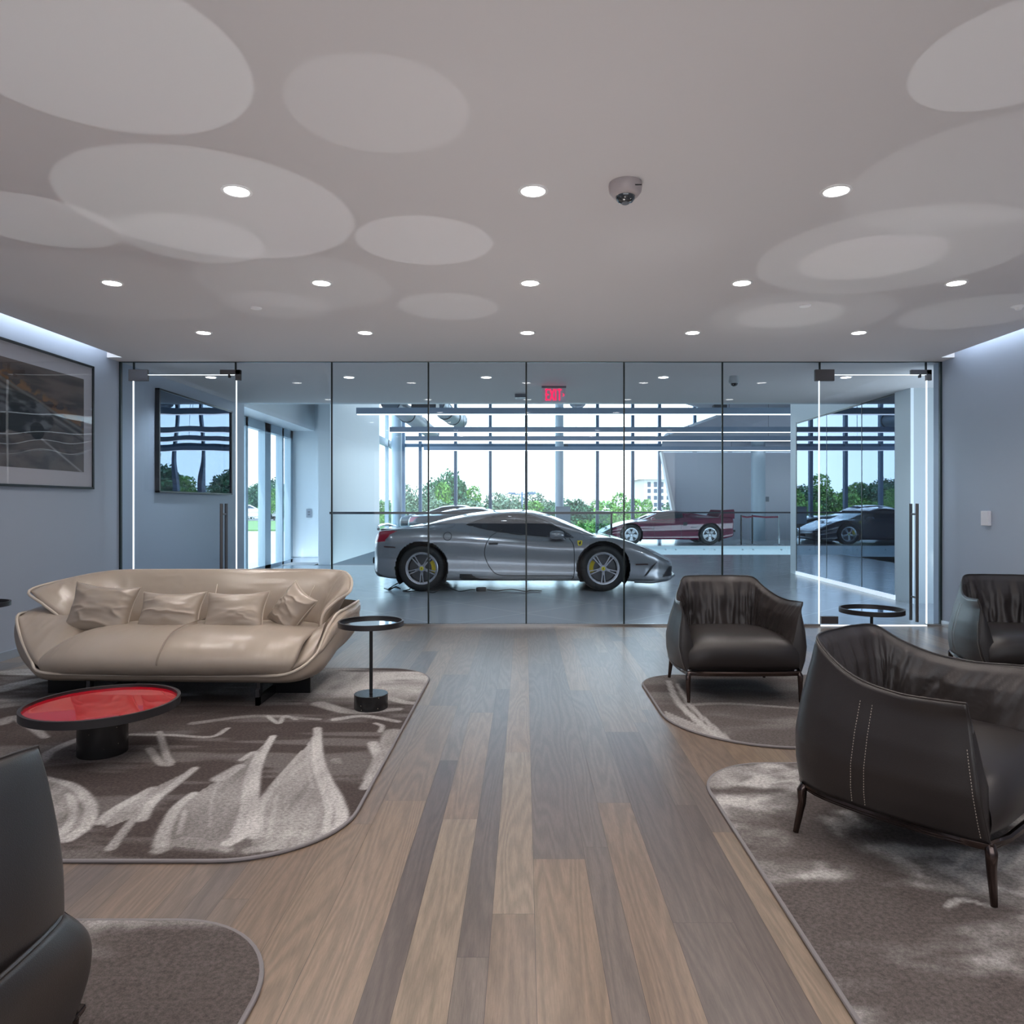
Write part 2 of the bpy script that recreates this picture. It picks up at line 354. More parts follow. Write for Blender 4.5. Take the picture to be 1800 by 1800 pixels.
# small ceiling fixtures
def dome_camera(loc, s, label):
    t = thing('dome_camera', label, 'security camera', loc)
    MB().lathe([(.0001,0),(.076*s,0),(.078*s,-.012*s),(.074*s,-.04*s),(.060*s,-.058*s),(.046*s,-.062*s),(.0001,-.06*s)], n=40).obj('housing', mat('camera_plastic', (.42,.37,.37), .4), t, True)
    MB().lathe([(.046*s,-.060*s),(.044*s,-.074*s),(.030*s,-.088*s),(.0001,-.094*s)], n=32).obj('dome', mat('smoked_dome', (.03,.035,.04), .08, coat=1), t, True)
    MB().lathe([(.0001,-.096*s),(.016*s,-.095*s),(.018*s,-.09*s)], n=20).obj('lens', mat('lens_grey', (.16,.17,.18), .15), t, True)
    MB().box(.035*s, .065*s, -.068*s, -.064*s, -.036*s, -.032*s).obj('vent_slot', DARKM, t)
    return t
dome_camera((.470, 3.38, CZ), 1, 'round white dome security camera with smoked lens on the lounge ceiling')
t = thing('bullet_camera', 'small white and black camera hanging from the foyer ceiling behind the glass', 'security camera', (2.44, 8.45, CZ))
MB().lathe([(.0001,0),(.05,0),(.055,-.03),(.062,-.06),(.055,-.085),(.0001,-.087)], n=28).obj('housing', mat('camera_shell', (.45,.5,.52), .4), t, True)
MB().lathe([(.045,-.086),(.035,-.11),(.0001,-.12)], n=24).obj('dome', mat('black_dome', (.02,.02,.025), .1), t, True)
for px, py, lb in ((450,541,'left of centre'), (1415,537,'right of centre')):
    Y = F*(CZ-EYE)/(887-py)
    tag(MB().lathe([(.0001,-.008),(.040,-.008),(.044,0)], c=((px-922)*Y/F, Y, CZ), n=24).obj('sprinkler_cover', TRIM), f'flat round sprinkler cover on the lounge ceiling, {lb}', 'sprinkler')
Y = F*(CZ-EYE)/(887-538)
tag(MB().lathe([(.0001,-.03),(.02,-.03),(.03,-.012),(.05,-.004),(.05,0)], c=((1790-922)*Y/F, Y, CZ), n=24).obj('smoke_detector', TRIM), 'small white smoke detector on the ceiling at the right picture edge', 'smoke detector')
tag(MB().box(-.13, .02, 9.8, 9.95, CZ-.045, CZ).obj('wireless_access_point', mat('dark_box', (.10,.13,.16), .4)), 'small dark flat box on the foyer ceiling left of the exit sign', 'ceiling device')
# exit sign
t = thing('exit_sign', 'red lettered EXIT sign hanging from the foyer ceiling', 'sign', (.37, 9.17, CZ))
MB().box(-.155,.155,-.03,.03,-.022,0).obj('housing', mat('sign_housing', (.12,.12,.14), .4, metal=.5), t)
MB().box(-.146,.150,-.005,.005,-.20,-.02).obj('panel', mat('sign_panel', (.7,.7,.78), .25), t)
REDE = mat('exit_red', (.8,.01,.06), .4, emit=(1,.015,.12), estr=.5)
def letters():
    m = MB(); y0, y1 = -.010, -.0055; a = .145; zb = -.18; h = a
    def bar(x0, z0, x1, z1, t=.020):
        d = Vector((x1-x0, z1-z0)).normalized(); n_ = Vector((-d.y, d.x))*t/2
        m.prism([(x0+n_.x, z0+n_.y), (x1+n_.x, z1+n_.y), (x1-n_.x, z1-n_.y), (x0-n_.x, z0-n_.y)], y0, y1)
    x = -.105
    m.box(x, x+.019, y0, y1, zb, zb+h); [m.box(x, x+.046, y0, y1, zb+q, zb+q+.018) for q in (0, .064, h-.018)]
    x = -.048; bar(x, zb, x+.050, zb+h, .021); bar(x+.050, zb, x, zb+h, .021)
    x = .014; m.box(x, x+.02, y0, y1, zb, zb+h)
    x = .044; m.box(x, x+.056, y0, y1, zb+h-.019, zb+h); m.box(x+.018, x+.038, y0, y1, zb, zb+h)
    bar(.112, zb+.09, .132, zb+.07, .010); bar(.132, zb+.07, .112, zb+.05, .010)
    return m
letters().obj('lettering', REDE, t)

# wall fittings on the right wall, picture on the left wall
t = thing('thermostat', 'small white rectangular sensor box on the right grey wall', 'thermostat', (XR, 6.84, 1.14))
MB().box(-.035,0,-.055,.055,-.07,.07).obj('cover', mat('white_plastic', (.72,.70,.74), .4), t, bevel=.006)
def outlet(loc, label, ax='X', s=1):
    t = thing('power_outlet', label, 'outlet', loc)
    b = MB(); b.box(-.006,0,-.037,.037,-.06,.06) if ax == 'X' else b.box(-.037*s,.037*s,-.006,0,-.06*s,.06*s); b.obj('plate', mat('outlet_plate', (.30,.33,.38), .4), t)
    for z in (-.028,.028):
        b = MB(); b.box(-.008,-.005,-.015,.015,z-.013,z+.013) if ax == 'X' else b.box(-.015*s,.015*s,-.008,-.005,z-.013,z+.013)
        b.obj('socket', mat('outlet_dark', (.13,.14,.17), .4), t)
outlet((XR, 7.25, .40), 'grey power outlet low on the right lounge wall')
outlet((-4.75, 15.99, 1.08), 'small light switch plate on the foyer return wall right of the terrace windows', 'Y', 1.6)
MIRG = glassmat('picture_glass', (.93,.95,.95), 1.75, 0, wav=.10)
# framed car print (left wall): y is along the wall
fr = thing('framed_picture', 'large framed print of a dark racing car on a road, on the left grey wall', 'picture', (XL, 7.1, 1.42))
def printpoly(m_, poly, d, name, par): return MB().prism(poly, d-.0004, d, axis='X').obj(name, m_, par)
W_, H_ = 2.1, 1.2
MB().box(0,.035,-W_,-W_+.02,0,H_).box(0,.035,-.02,0,0,H_).box(0,.035,-W_,0,0,.02).box(0,.035,-W_,0,H_-.02,H_).obj('frame', mat('dark_frame', (.03,.035,.04), .3, metal=.5), fr)
MB().box(0,.02,-W_+.02,-.02,.02,H_-.02).obj('mat_board', mat('mat_board', (.60,.60,.66), .6), fr)
# print drawn with a dense colour grid
def printmesh(name, fn, y0, y1, z0, z1, x, par, n=(260,180)):
    yy, zz = np.meshgrid(np.linspace(y0, y1, n[0]), np.linspace(z0, z1, n[1]), indexing='ij')
    V = np.stack([np.full_like(yy, x), yy, zz], -1).reshape(-1,3)
    u = (yy-y0)/(y1-y0); v = (zz-z0)/(z1-z0); c = fn(u, v)
    o = mesh(name, V, gfaces(n[0], n[1]), attrmat(name+'_ink', 'ink', .6), par)
    at = o.data.color_attributes.new('ink', 'FLOAT_COLOR', 'POINT'); at.data.foreach_set('color', np.concatenate([c.reshape(-1,3), np.ones((c.size//3,1))], 1).astype(np.float32).ravel())
    return o
def lerp(a, b, t): return np.asarray(a)*(1-t[...,None])+np.asarray(b)*t[...,None]
def sst(a, b, x): t = np.clip((x-a)/(b-a), 0, 1); return t*t*(3-2*t)
def carprint(u, v):   # u 0 left .. 1 right edge, v 0 bottom .. 1 top
    n1 = fbm(u*9, v*9); n2 = fbm(u*26+5, v*20, 3)
    c = lerp((.075,.068,.07), (.16,.14,.135), sst(.3,.7,n1))                      # asphalt
    line = .86-.62*(u-.35)                                                        # verge running down to the right
    hill = lerp((.055,.045,.045), (.15,.11,.10), sst(.3,.7,fbm(u*5, v*14)))
    c = lerp(0, 1, np.ones_like(u))*0+np.where((v > line)[...,None], hill, c)
    sc = np.exp(-((v-line-.03)/.07)**2)*sst(.45,.62,n2)
    c = lerp(0,1,np.zeros_like(u))*0+c*(1-sc[...,None])+np.array((.26,.13,.05))*sc[...,None]
    for o_, wd, cc in ((-.02,.012,.20), (-.055,.012,.03), (-.085,.016,.24), (-.13,.010,.05)):
        k = np.exp(-((v-line-o_)/wd)**2)*.9; c = c*(1-k[...,None])+cc*k[...,None]
    k = np.exp(-((v-(.62-.95*(u-.33)))/.012)**2)*.8; c = c*(1-k[...,None])+.42*k[...,None]
    e = ((u-.50)/.26)**2+((v-(.52-.15*(u-.5)))/.19)**2                               # the car
    k = sst(1.05,.92,e); cc = lerp((.012,.013,.016), (.17,.18,.20), sst(.45,.75,fbm(u*12+3, v*16+2, 3)))
    c = c*(1-k[...,None])+cc*k[...,None]
    for (wx, wy, r) in ((.40,.40,.055),(.64,.37,.05)):
        k = sst(1.1,.9,((u-wx)/r)**2+((v-wy)/(r*1.7))**2); c = c*(1-k[...,None])+.008*k[...,None]
    sky = sst(.93,1.0,v)*.4; c = c*(1-sky[...,None])+np.array((.20,.17,.165))*sky[...,None]
    return c*1.0
printmesh('print', carprint, -W_+.11, -.15, .16, 1.05, .0215, fr)
MB().box(.026,.028,-W_+.02,-.02,.02,H_-.02).obj('glazing', glassmat('print_glazing', (.95,.95,.95), 1.5, 0, wav=.10), fr)
f2 = thing('framed_picture', 'dark framed glazed picture mirroring the windows, on the wall behind the left glass door', 'picture', (XL, 10.42, 1.41))
w2 = 2.09
MB().box(0,.05,-w2,-w2+.025,0,H_).box(0,.05,-.025,0,0,H_).box(0,.05,-w2,0,0,.02).box(0,.05,-w2,0,H_-.02,H_).obj('frame', mat('dark_frame_b', (.03,.03,.035), .3, metal=.4), f2)
MB().box(0,.02,-w2+.02,-.02,.02,H_-.02).obj('mat_board', mat('mat_board_b', (.26,.32,.38), .6), f2)
def darkprint(u, v):
    c = lerp((.02,.03,.045), (.10,.12,.16), sst(.3,.75,fbm(u*4, v*6))); k = sst(.12,.08,v); return c*(1-k[...,None])+np.array((.12,.16,.15))*k[...,None]
printmesh('print', darkprint, -w2+.13, -.13, .10, H_-.12, .0215, f2, (60,40))
MIR = mat('reflective_dark_glass', (.15,.19,.26), .0, metal=1.0)
gz = MB().box(.028,.031,-w2+.02,-.02,.02,H_-.02).obj('glazing', None, f2); 
mm = bpy.data.materials.new('reflective_glazing'); mm.use_nodes = True; n = mm.node_tree; n.nodes.clear()
o_ = n.nodes.new('ShaderNodeOutputMaterial'); mx = n.nodes.new('ShaderNodeMixShader'); tr = n.nodes.new('ShaderNodeBsdfTransparent'); gl = n.nodes.new('ShaderNodeBsdfGlossy')
gl.inputs['Roughness'].default_value = .0; gl.inputs['Color'].default_value = (.24,.29,.37,1); mx.inputs[0].default_value = .62
tc = n.nodes.new('ShaderNodeTexCoord'); no = n.nodes.new('ShaderNodeTexNoise'); no.inputs['Scale'].default_value = 1.5; no.inputs['Detail'].default_value = 0
bp = n.nodes.new('ShaderNodeBump'); bp.inputs['Strength'].default_value = .05; bp.inputs['Distance'].default_value = .05
n.links.new(tc.outputs['Object'], no.inputs['Vector']); n.links.new(no.outputs[0], bp.inputs['Height']); n.links.new(bp.outputs[0], gl.inputs['Normal'])
n.links.new(tr.outputs[0], mx.inputs[1]); n.links.new(gl.outputs[0], mx.inputs[2]); n.links.new(mx.outputs[0], o_.inputs[0]); gz.data.materials.clear(); gz.data.materials.append(mm)

# ---------------- glass partition ----------------
ML = [XL+.003, -3.028, -2.02, -1.007, .018, 1.043, 2.074, 3.094, XR-.003]
g = MB(); k = 1
for i in range(1, 7):   # fixed panes between the two doors
    o = struct(MB().box(ML[i]+.008, ML[i+1]-.008, RW, RW+.012, .02, CZ-.005).obj(f'window_{k}', GLASS)); k += 1
for (a, b) in ((XL, -4.095), (4.208, XR)):
    struct(MB().box(a+.012, b-.008, RW, RW+.012, .02, CZ-.005).obj(f'window_{k}', GLASS)); k += 1
DZ = 2.62
for (a, b) in ((-4.095, -3.028), (3.094, 4.208)):
    struct(MB().box(a+.008, b-.008, RW, RW+.012, DZ+.012, CZ-.005).obj(f'window_{k}', GLASS)); k += 1
j = MB()
for x in (-2.02, -1.007, .018, 1.043, 2.074): j.box(x-.008, x+.008, RW-.002, RW+.014, .02, CZ)
for x in (-3.028, 3.094, -4.095, 4.208): j.box(x-.008, x+.008, RW-.002, RW+.014, DZ, CZ)
j.box(XL, XL+.02, RW-.01, RW+.02, 0, CZ).box(XR-.02, XR, RW-.01, RW+.02, 0, CZ).box(XL, XR, RW-.012, RW+.024, CZ-.006, CZ)
struct(j.obj('trim_2', JOINT))
struct(MB().box(XL, -4.095, RW-.02, RW+.03, 0, .022).box(-3.028, 3.094, RW-.02, RW+.03, 0, .022).box(4.208, XR, RW-.02, RW+.03, 0, .022).obj('trim_3', mat('floor_channel', (.42,.42,.42), .2, metal=.9)))
e = MB()
for x in (-3.028+.006, 3.094-.006): pass
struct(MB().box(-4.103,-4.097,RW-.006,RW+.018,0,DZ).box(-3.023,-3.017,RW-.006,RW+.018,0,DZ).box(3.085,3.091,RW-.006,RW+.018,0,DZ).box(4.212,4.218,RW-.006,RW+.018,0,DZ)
       .box(-4.095,-3.028,RW-.006,RW+.018,DZ+.007,DZ+.012).box(3.094,4.208,RW-.006,RW+.018,DZ+.007,DZ+.012).box(3.094,4.208,RW-.02,RW+.03,-.001,.006).obj('trim_4', mat('glow_edge_strip', (.9,.95,1), .1, emit=(.9,.96,1), estr=.55)))  # emission paints in the brightness the glass edges catch; not lamps
for n_, (a, b, hs) in enumerate(((-4.095, -3.028, 1), (3.094, 4.208, 1))):
    d = struct(MB().box(a+.006, b-.006, RW, RW+.012, .015, DZ).obj(f'door_{n_+1}', GLASS))
    hx = b-.125
    h = MB()
    for yo in (-.055, .067): h.cyl((hx+(.0 if yo < 0 else -.0), RW+yo, .05), (hx, RW+yo, 1.28), .016, n=16)
    for z in (.30, 1.17): h.cyl((hx, RW-.06, z), (hx, RW+.07, z), .010, n=12)
    h.obj('door_handle', STEEL, d, True)
    # patch fittings: left one over the hinge side, right one the strike
    p = MB(); p.box(a-.05, a+.15, RW-.012, RW+.024, DZ-.055, DZ+.065); p.obj('patch_fitting', STEEL, d, bevel=.003)
    p = MB(); p.box(b-.16, b+.055, RW-.012, RW+.024, DZ+.012, DZ+.062).box(b+.0, b+.055, RW-.012, RW+.024, DZ-.05, DZ+.062); p.obj('patch_fitting', STEEL, d, bevel=.003)
    p = MB(); p.box(a+.01, a+.19, RW-.012, RW+.024, .02, .10); p.obj('patch_fitting', STEEL, d, bevel=.003)
    MB().box(b-.075, b-.055, RW-.008, RW+.02, DZ-.02, DZ+.012).obj('door_lock', DARKM, d)

# ---------------- foyer and showroom ----------------
def tilefloor(name, poly, z, m):
    o = MB().prism(poly, z-.02, z, axis='Z').obj(name, m); return struct(o)
TILE = bpy.data.materials.new('showroom_tiles'); TILE.use_nodes = True; n = TILE.node_tree; b = n.nodes['Principled BSDF']
tc = n.nodes.new('ShaderNodeTexCoord'); mp = n.nodes.new('ShaderNodeMapping'); mp.inputs['Rotation'].default_value = (0,0,math.radians(45)); br = n.nodes.new('ShaderNodeTexBrick')
br.inputs['Scale'].default_value = 1; br.inputs['Mortar Size'].default_value = .006; br.inputs['Brick Width'].default_value = 1.2; br.inputs['Row Height'].default_value = 1.2; br.offset = 0
br.inputs['Color1'].default_value = (.27,.29,.31,1); br.inputs['Color2'].default_value = (.255,.28,.31,1); br.inputs['Mortar'].default_value = (.42,.43,.44,1)
no = n.nodes.new('ShaderNodeTexNoise'); no.inputs['Scale'].default_value = 3; mp2 = n.nodes.new('ShaderNodeMapping'); mp2.inputs['Scale'].default_value = (.5,14,1)
n.links.new(tc.outputs['Object'], mp.inputs[0]); n.links.new(mp.outputs[0], br.inputs[0]); n.links.new(tc.outputs['Object'], mp2.inputs[0]); n.links.new(mp2.outputs[0], no.inputs['Vector'])
bp = n.nodes.new('ShaderNodeBump'); bp.inputs['Strength'].default_value = .02; bp.inputs['Distance'].default_value = .01; n.links.new(no.outputs[0], bp.inputs['Height']); n.links.new(bp.outputs[0], b.inputs['Normal'])
n.links.new(br.outputs[0], b.inputs['Base Color']); b.inputs['Roughness'].default_value = .20
b.inputs['Specular IOR Level'].default_value = .8
OX, OY0, OY1, OY2 = 1.82, 15.2, 18.4, 22.35
XW = -4.1
tilefloor('floor_1', [(-5.3,RW),(12.5,RW),(12.5,OY1),(OX,OY1),(OX,OY0),(-5.3,OY0)], 0, TILE)
tilefloor('floor_2', [(-5.3,OY2),(12.5,OY2),(12.5,28.6),(-5.3,28.6)], 0, mat('far_tiles', (.42,.45,.48), .18, spec=.7))
FASC = mat('slab_fascia', (.42,.52,.58), .35)
struct(MB().box(-5.3,12.5,OY2+.02,OY2+.3,-.34,-.021).box(XW,OX,OY0-.3,OY0-.02,-.34,-.021).box(OX,12.5,OY1-.3,OY1-.02,-.34,-.021).obj('trim_5', FASC))
struct(MB().box(-5.3,12.5,15,22.7,-3.7,-3.6).obj('floor_3', mat('lower_floor', (.12,.13,.15), .3)))
struct(MB().box(XW-.25,XW,OY0,22.4,-3.6,0.0).obj('wall_lower', mat('dark_stair_wall', (.10,.13,.18), .5)))
struct(MB().box(XW-.25,XW,15.3,20.5,0,6.6).obj('wall_stair', WHITEP))
struct(MB().box(-5.3,XW-.1,16.0,16.2,0,6.6).obj('wall_return', WHITEP))
struct(MB().box(-5.3,XW-.01,15.97,16.0,0,.10).obj('baseboard_foyer', BASEB))
struct(MB().box(-5.47,-4.63,10.98,16.0,2.89,6.6).obj('wall_bulkhead', WHITEP))
struct(MB().box(XL-.95,XL-.3,10.85,10.98,0,3.2).obj('wall_terrace_corner', WHITEP))
# high ceiling with the drop above the foyer
struct(MB().box(-5.4,12.6,10.65,10.8,CZ,6.7).obj('wall_drop', WHITEP))
struct(MB().box(-5.5,12.6,10.65,28.9,6.6,6.8).obj('ceiling_showroom', mat('showroom_ceiling', (.42,.45,.5), .7)))
struct(MB().box(12.5,12.7,RW,28.8,-.1,6.7).obj('wall_east', GREYP))
# mirror-like dark glass box on the right
WX = 4.95
struct(MB().box(WX,WX+.02,9.70,13.2,.06,CZ-.01).obj('wall_mirror_glass', MIR))
struct(MB().box(WX-.004,WX+.001,10.64,10.652,.06,CZ).box(WX-.003,WX+.001,11.88,11.89,.06,CZ).box(WX-.005,WX+.02,9.70,13.2,CZ-.03,CZ-.008).box(WX-.004,WX+.03,13.19,13.22,0,CZ).obj('trim_6', JOINT))
struct(MB().box(WX-.012,WX+.02,9.68,13.22,0,.06).obj('baseboard_mirror_glass', mat('glow_base_strip', (.9,.95,1), .3, emit=(.85,.93,1), estr=.35)))  # glow put into the baseboard's material; it is no lamp
struct(MB().box(WX,WX+.04,9.30,9.70,0,CZ).obj('wall_pilaster', WHITEP))
struct(MB().box(WX+.04,6.5,9.301,9.4,0,CZ).obj('wall_alcove', mat('alcove_paint', (.36,.40,.42), .5)))
struct(MB().box(6.3,6.5,RW,9.3,0,CZ).box(WX,WX+.2,13.2,13.4,0,6.6).box(WX,WX+.02,10.8,13.2,CZ-.005,6.6).box(WX,12.5,13.4,13.5,0,6.6).obj('wall_box', WHITEP))
# slanted grey wall at the far right with its overhanging soffit
struct(MB().prism([(5.67+.05,0),(5.06,3.2),(12.5,3.2),(12.5,0)], 26.6, 26.8).obj('wall_slanted', GREYP))
struct(MB().prism([(5.60,0),(4.99,3.2),(5.07,3.2),(5.73,0)], 26.5, 26.85).obj('trim_7', TRIM))
SOF = mat('soffit_grey', (.42,.45,.52), .6)
A = (4.99,26.55,3.2); B = (4.76,25,3.6); Cc = (5.92,22,3.94); D = (12.5,22,4.5); E_ = (12.5,26.55,3.2)
up = [(p[0]+(.1 if i < 3 else 0), p[1], p[2]+.12) for i, p in enumerate((A,B,Cc,D,E_))]
struct(MB().add([A,B,Cc,D,E_]+up, [(0,1,2,3,4),(9,8,7,6,5),(0,5,6,1),(1,6,7,2),(2,7,8,3),(3,8,9,4),(4,9,5,0)]).obj('wall_soffit', SOF))
struct(MB().prism([(0.2,5.75),(6.06,4.14),(12.5,4.14),(12.5,6.6),(.2,6.6)], 22.6, 22.75).obj('wall_upper', GREYP))
# curtain wall
WY = 28.5; mxs = [739,801,862,925,987,1050,1112,1159,1221,1283]
MX = [(p-922)*WY/F for p in mxs]
cw = MB()
for x in [-4.75]+MX: cw.box(x-.06, x+.06, WY-.1, WY+.1, 0, 6.6)
cw.box(-5.0,12.5,WY-.06,WY+.06,3.53,3.66).box(-5.0,12.5,WY-.06,WY+.06,0,.12)
struct(cw.obj('trim_8', MULL))
struct(MB().box(-5.0,12.5,WY-.01,WY+.01,0.02,6.6).obj('window_20', WGLASS))
cw = MB()
for y in (20.6, 22.6, 24.6, 26.6, 28.4): cw.box(-5.12,-4.98,y-.06,y+.06,0,6.6)
cw.box(-5.12,-4.98,20.5,28.5,3.4,3.65).box(-5.12,-4.98,20.5,28.5,0,.12)
struct(cw.obj('trim_9', ALU)); struct(MB().box(-5.06,-5.04,20.5,28.5,.02,6.6).obj('window_21', WGLASS))
struct(MB().box(-5.3,XW-.1,20.25,20.45,0,6.6).obj('wall_west_return', WHITEP))
# terrace windows on the left of the foyer
TX = -5.17; cw = MB()
for y, wd in ((11.05,.08),(13.35,.06),(14.45,.16),(15.35,.05),(15.93,.07)): cw.box(TX-.08,TX+.06,y-wd,y+wd,0,2.89)
cw.box(TX-.08,TX+.06,11,16,2.72,2.89).box(TX-.08,TX+.06,11,16,0,.07)
struct(cw.obj('trim_10', ALU)); struct(MB().box(TX-.01,TX+.01,11,16,.05,2.8).obj('window_22', WGLASS))
# columns
def column(x, y, r, label):
    return tag(MB().cyl((x,y,0),(x,y,6.6),r,n=36).obj('round_column', COLM, None, True), label, 'column', 'showroom columns')
column(-4.62, 26.2, .19, 'round pale column at the left end of the window wall')
column(1.27, 26.4, .155, 'round pale column rising behind the exit sign in the middle of the windows')
column(8.15, 25.3, .24, 'round white column in front of the slanted grey wall')
# linear pendant lights
for i, (Y, pl) in enumerate(((15,'nearest and topmost in view'),(18.7,'second from the top'),(21.2,'third from the top'),(25,'farthest and lowest in view'))):
    t = thing('linear_pendant', f'long grey linear pendant light crossing the showroom, {pl}', 'pendant light', (-3.47, Y, 3.14), 0, 'linear showroom pendants')
    L_ = 8.45 if Y == 15 else 15.5
    if Y == 15: L_ = 15.5
    MB().box(0,L_,-.05,.05,0,.13).obj('housing', mat('pendant_grey', (.30,.37,.47), .4, metal=.4), t)
    MB().box(.01,L_-.01,-.045,.045,-.013,0).obj('light_strip', LEDM, t)
    for q in range(5): MB().cyl((1.9+q*2.9,0,.13),(1.9+q*2.9,0,3.46),.004,n=6).obj('suspension_wire', DARKM, t)
# ducts under the high ceiling
DUCT = mat('duct_metal', (.20,.24,.29), .4, metal=.5); DD = mat('duct_dark', (.06,.065,.075), .5)
def duct(name, pts, r, label, rings):
    t = thing(name, label, 'duct', pts[0]); P = [tuple(np.array(p)-np.array(pts[0])) for p in pts]
    MB().tube([tuple(q) for q in crv(P, 16)], r, 28).obj('duct_body', DUCT, t, True)
    for q in crv(P, rings): MB().lathe([(r+.002,-.02),(r+.02,-.02),(r+.02,.02),(r+.002,.02)], c=tuple(q), axis='Y', n=28, close=True).obj('duct_band', DD, t, True)
duct('air_duct', [(-3.05,16.5,3.62),(-3.05,20,3.62),(-3.05,24,3.62)], .21, 'round metal air duct high at the left above the pendants', 4)
duct('air_duct', [(-2.45,20.0,4.1),(-2.3,22,4.0),(-2.15,24,4.05)], .24, 'round metal air duct with a bend behind the second pendant', 4)
t = thing('air_handler', 'dark box unit under the ceiling beside the round ducts', 'air handler', (-2.45,17.95,3.58)); MB().box(-.3,.3,-.35,.35,0,.42).obj('housing', DD, t)
for a_ in (-.25,.25): MB().cyl((a_,0,.42),(a_,0,3.02),.012,n=8).obj('hanger_rod', DARKM, t)
tag(MB().lathe([(.0001,-.16),(.12,-.15),(.2,-.08),(.24,0),(.24,.1)], c=(1.45,19.8,4.05), n=30).obj('ceiling_speaker', DUCT, None, True), 'round grey fixture under the high ceiling right of the exit sign', 'ceiling fixture')
tag(MB().box(-.07,.07,-.05,.05,-.1,.1).obj('wall_speaker', DD), 'small dark speaker on the middle column beside the pendants', 'speaker').location = (1.50, 26.2, 3.36)
tag(MB().box(-.2,.2,-.1,.1,-.13,.13).obj('wall_speaker', DD), 'dark box speaker above the slanted grey wall', 'speaker').location = (6.0, 22.3, 4.2)
# balustrades
RAILM = mat('dark_handrail', (.03,.035,.045), .35, metal=.5); BG = glassmat('balustrade_glass', (.93,.97,.98), 1.45)
def rail(label, x0, x1, y, zt=1.06, pw=1.2, joints=None, fascia=True, ret=None):
    t = thing('glass_balustrade', label, 'railing', (x0, y, 0)); 
    MB().box(0,x1-x0,-.03,.03,zt-.02,zt+.03).obj('handrail', RAILM, t)
    js = joints or list(np.arange(0, x1-x0+.01, pw))
    for a, b in zip(js[:-1], js[1:]): MB().box(a+.012,b-.012,-.008,.008,-.28 if fascia else .02,zt-.02).obj('glass_panel', BG, t)
    if fascia:
        bo = MB()
        for a, b in zip(js[:-1], js[1:]):
            for q in (a+.16, b-.16): bo.cyl((q,-.03,-.12),(q,.03,-.12),.022,n=14)
        bo.obj('standoff_bolt', mat('standoff', (.22,.28,.33), .3, metal=.8), t, True)
    if ret:
        MB().box(x1-x0-.03,x1-x0+.03,0,ret,zt-.02,zt+.03).obj('handrail', RAILM, t)
        MB().box(x1-x0-.008,x1-x0+.008,.03,ret,.02,zt-.02).obj('glass_panel', BG, t)
        MB().box(x1-x0-.02,x1-x0+.02,-.02,.02,0,zt).obj('post', RAILM, t)
    return t
rail('near glass balustrade with dark handrail passing behind the silver car', XW+.02, OX, OY0, 1.09, 1.18, fascia=False, ret=3.2)
rail('long glass balustrade with bolted panels in front of the dark red car', XW+.02, 12.4, OY2, 1.02, joints=[0]+[round(v+4.08,3) for v in (-3.8,-2.6,-1.4,-.2,.95,2.12,3.31,4.51,5.70,6.89,8.08,9.3,10.5,11.7)])
# reversed-out notice board stand
t = thing('sign_stand', 'dark rectangular notice board on a stand behind the silver car', 'sign', (1.22, 20.0+2.9, 0))
MB().box(-.23,.23,-.015,.015,.66,1.21).obj('panel', mat('board_grey', (.16,.20,.25), .4), t); MB().cyl((0,0,0),(0,0,.68),.02).box(-.18,.18,-.15,.15,0,.02).obj('stand', DARKM, t)
# stanchions with belt
sx_ = [6.87, 7.38, 8.05]; ys = [23.0, 23.5, 22.95]
for i in range(3):
    t = thing('stanchion', f'slim chrome stanchion post behind the balustrade, {["left beside the red car tail","middle","right"][i]} of three', 'stanchion', (sx_[i], ys[i], 0), 0, 'belt stanchions')
    MB().cyl((0,0,0),(0,0,.94),.025,n=16).obj('post', CHROME if i == 2 else DARKM, t, True); MB().lathe([(.0001,.025),(.12,.02),(.16,.0)], n=24).obj('foot', CHROME, t, True)
BELT = mat('red_belt', (.22,.02,.05), .6)
for i in range(2):
    tag(MB().tube([(sx_[i], ys[i], .90), ((sx_[i]+sx_[i+1])/2, (ys[i]+ys[i+1])/2, .865), (sx_[i+1], ys[i+1], .88)], .028, 6).obj('retractable_belt', BELT, None, True), f'dark red barrier belt strung between the stanchions, {["left","right"][i]} span', 'belt')
tag(MB().box(-.06,.06,-.02,0,-.09,.09).obj('wall_panel_box', mat('panelgrey', (.22,.25,.3), .5)), 'small grey control panel on the slanted grey wall', 'wall panel').location = (8.9, 26.6, 1.47)
# ---------------- rugs ----------------
def seg(X, Y, pts, w0, w1=None, soft=.35):
    """stroke mask along a floor polyline, tapering w0 -> w1"""
    w1 = w0 if w1 is None else w1; P = crv([FL(*p) for p in pts], max(12, len(pts)*6)); m = np.zeros_like(X); n = len(P)-1
    for i in range(n):
        a, b = P[i], P[i+1]; d = b-a; L = max(d@d, 1e-9); t = np.clip(((X-a[0])*d[0]+(Y-a[1])*d[1])/L, 0, 1)
        D = np.hypot(X-a[0]-t*d[0], Y-a[1]-t*d[1]); w_ = w0+(w1-w0)*(i+t)/n
        m = np.maximum(m, sst(w_*(1+soft), w_*(1-soft), D))
    return m
def poly(X, Y, pts):
    P = np.array([FL(*p) for p in pts]); ins = np.zeros(X.shape, bool); j = len(P)-1
    for i in range(len(P)):
        xi, yi = P[i]; xj, yj = P[j]; c = ((yi > Y) != (yj > Y)) & (X < (xj-xi)*(Y-yi)/(yj-yi+1e-12)+xi); ins ^= c; j = i
    return ins.astype(float)
RUGM = attrmat('rug_pile', 'dye', .95, pile=.22); CORD = mat('rug_binding', (.17,.155,.16), .6)
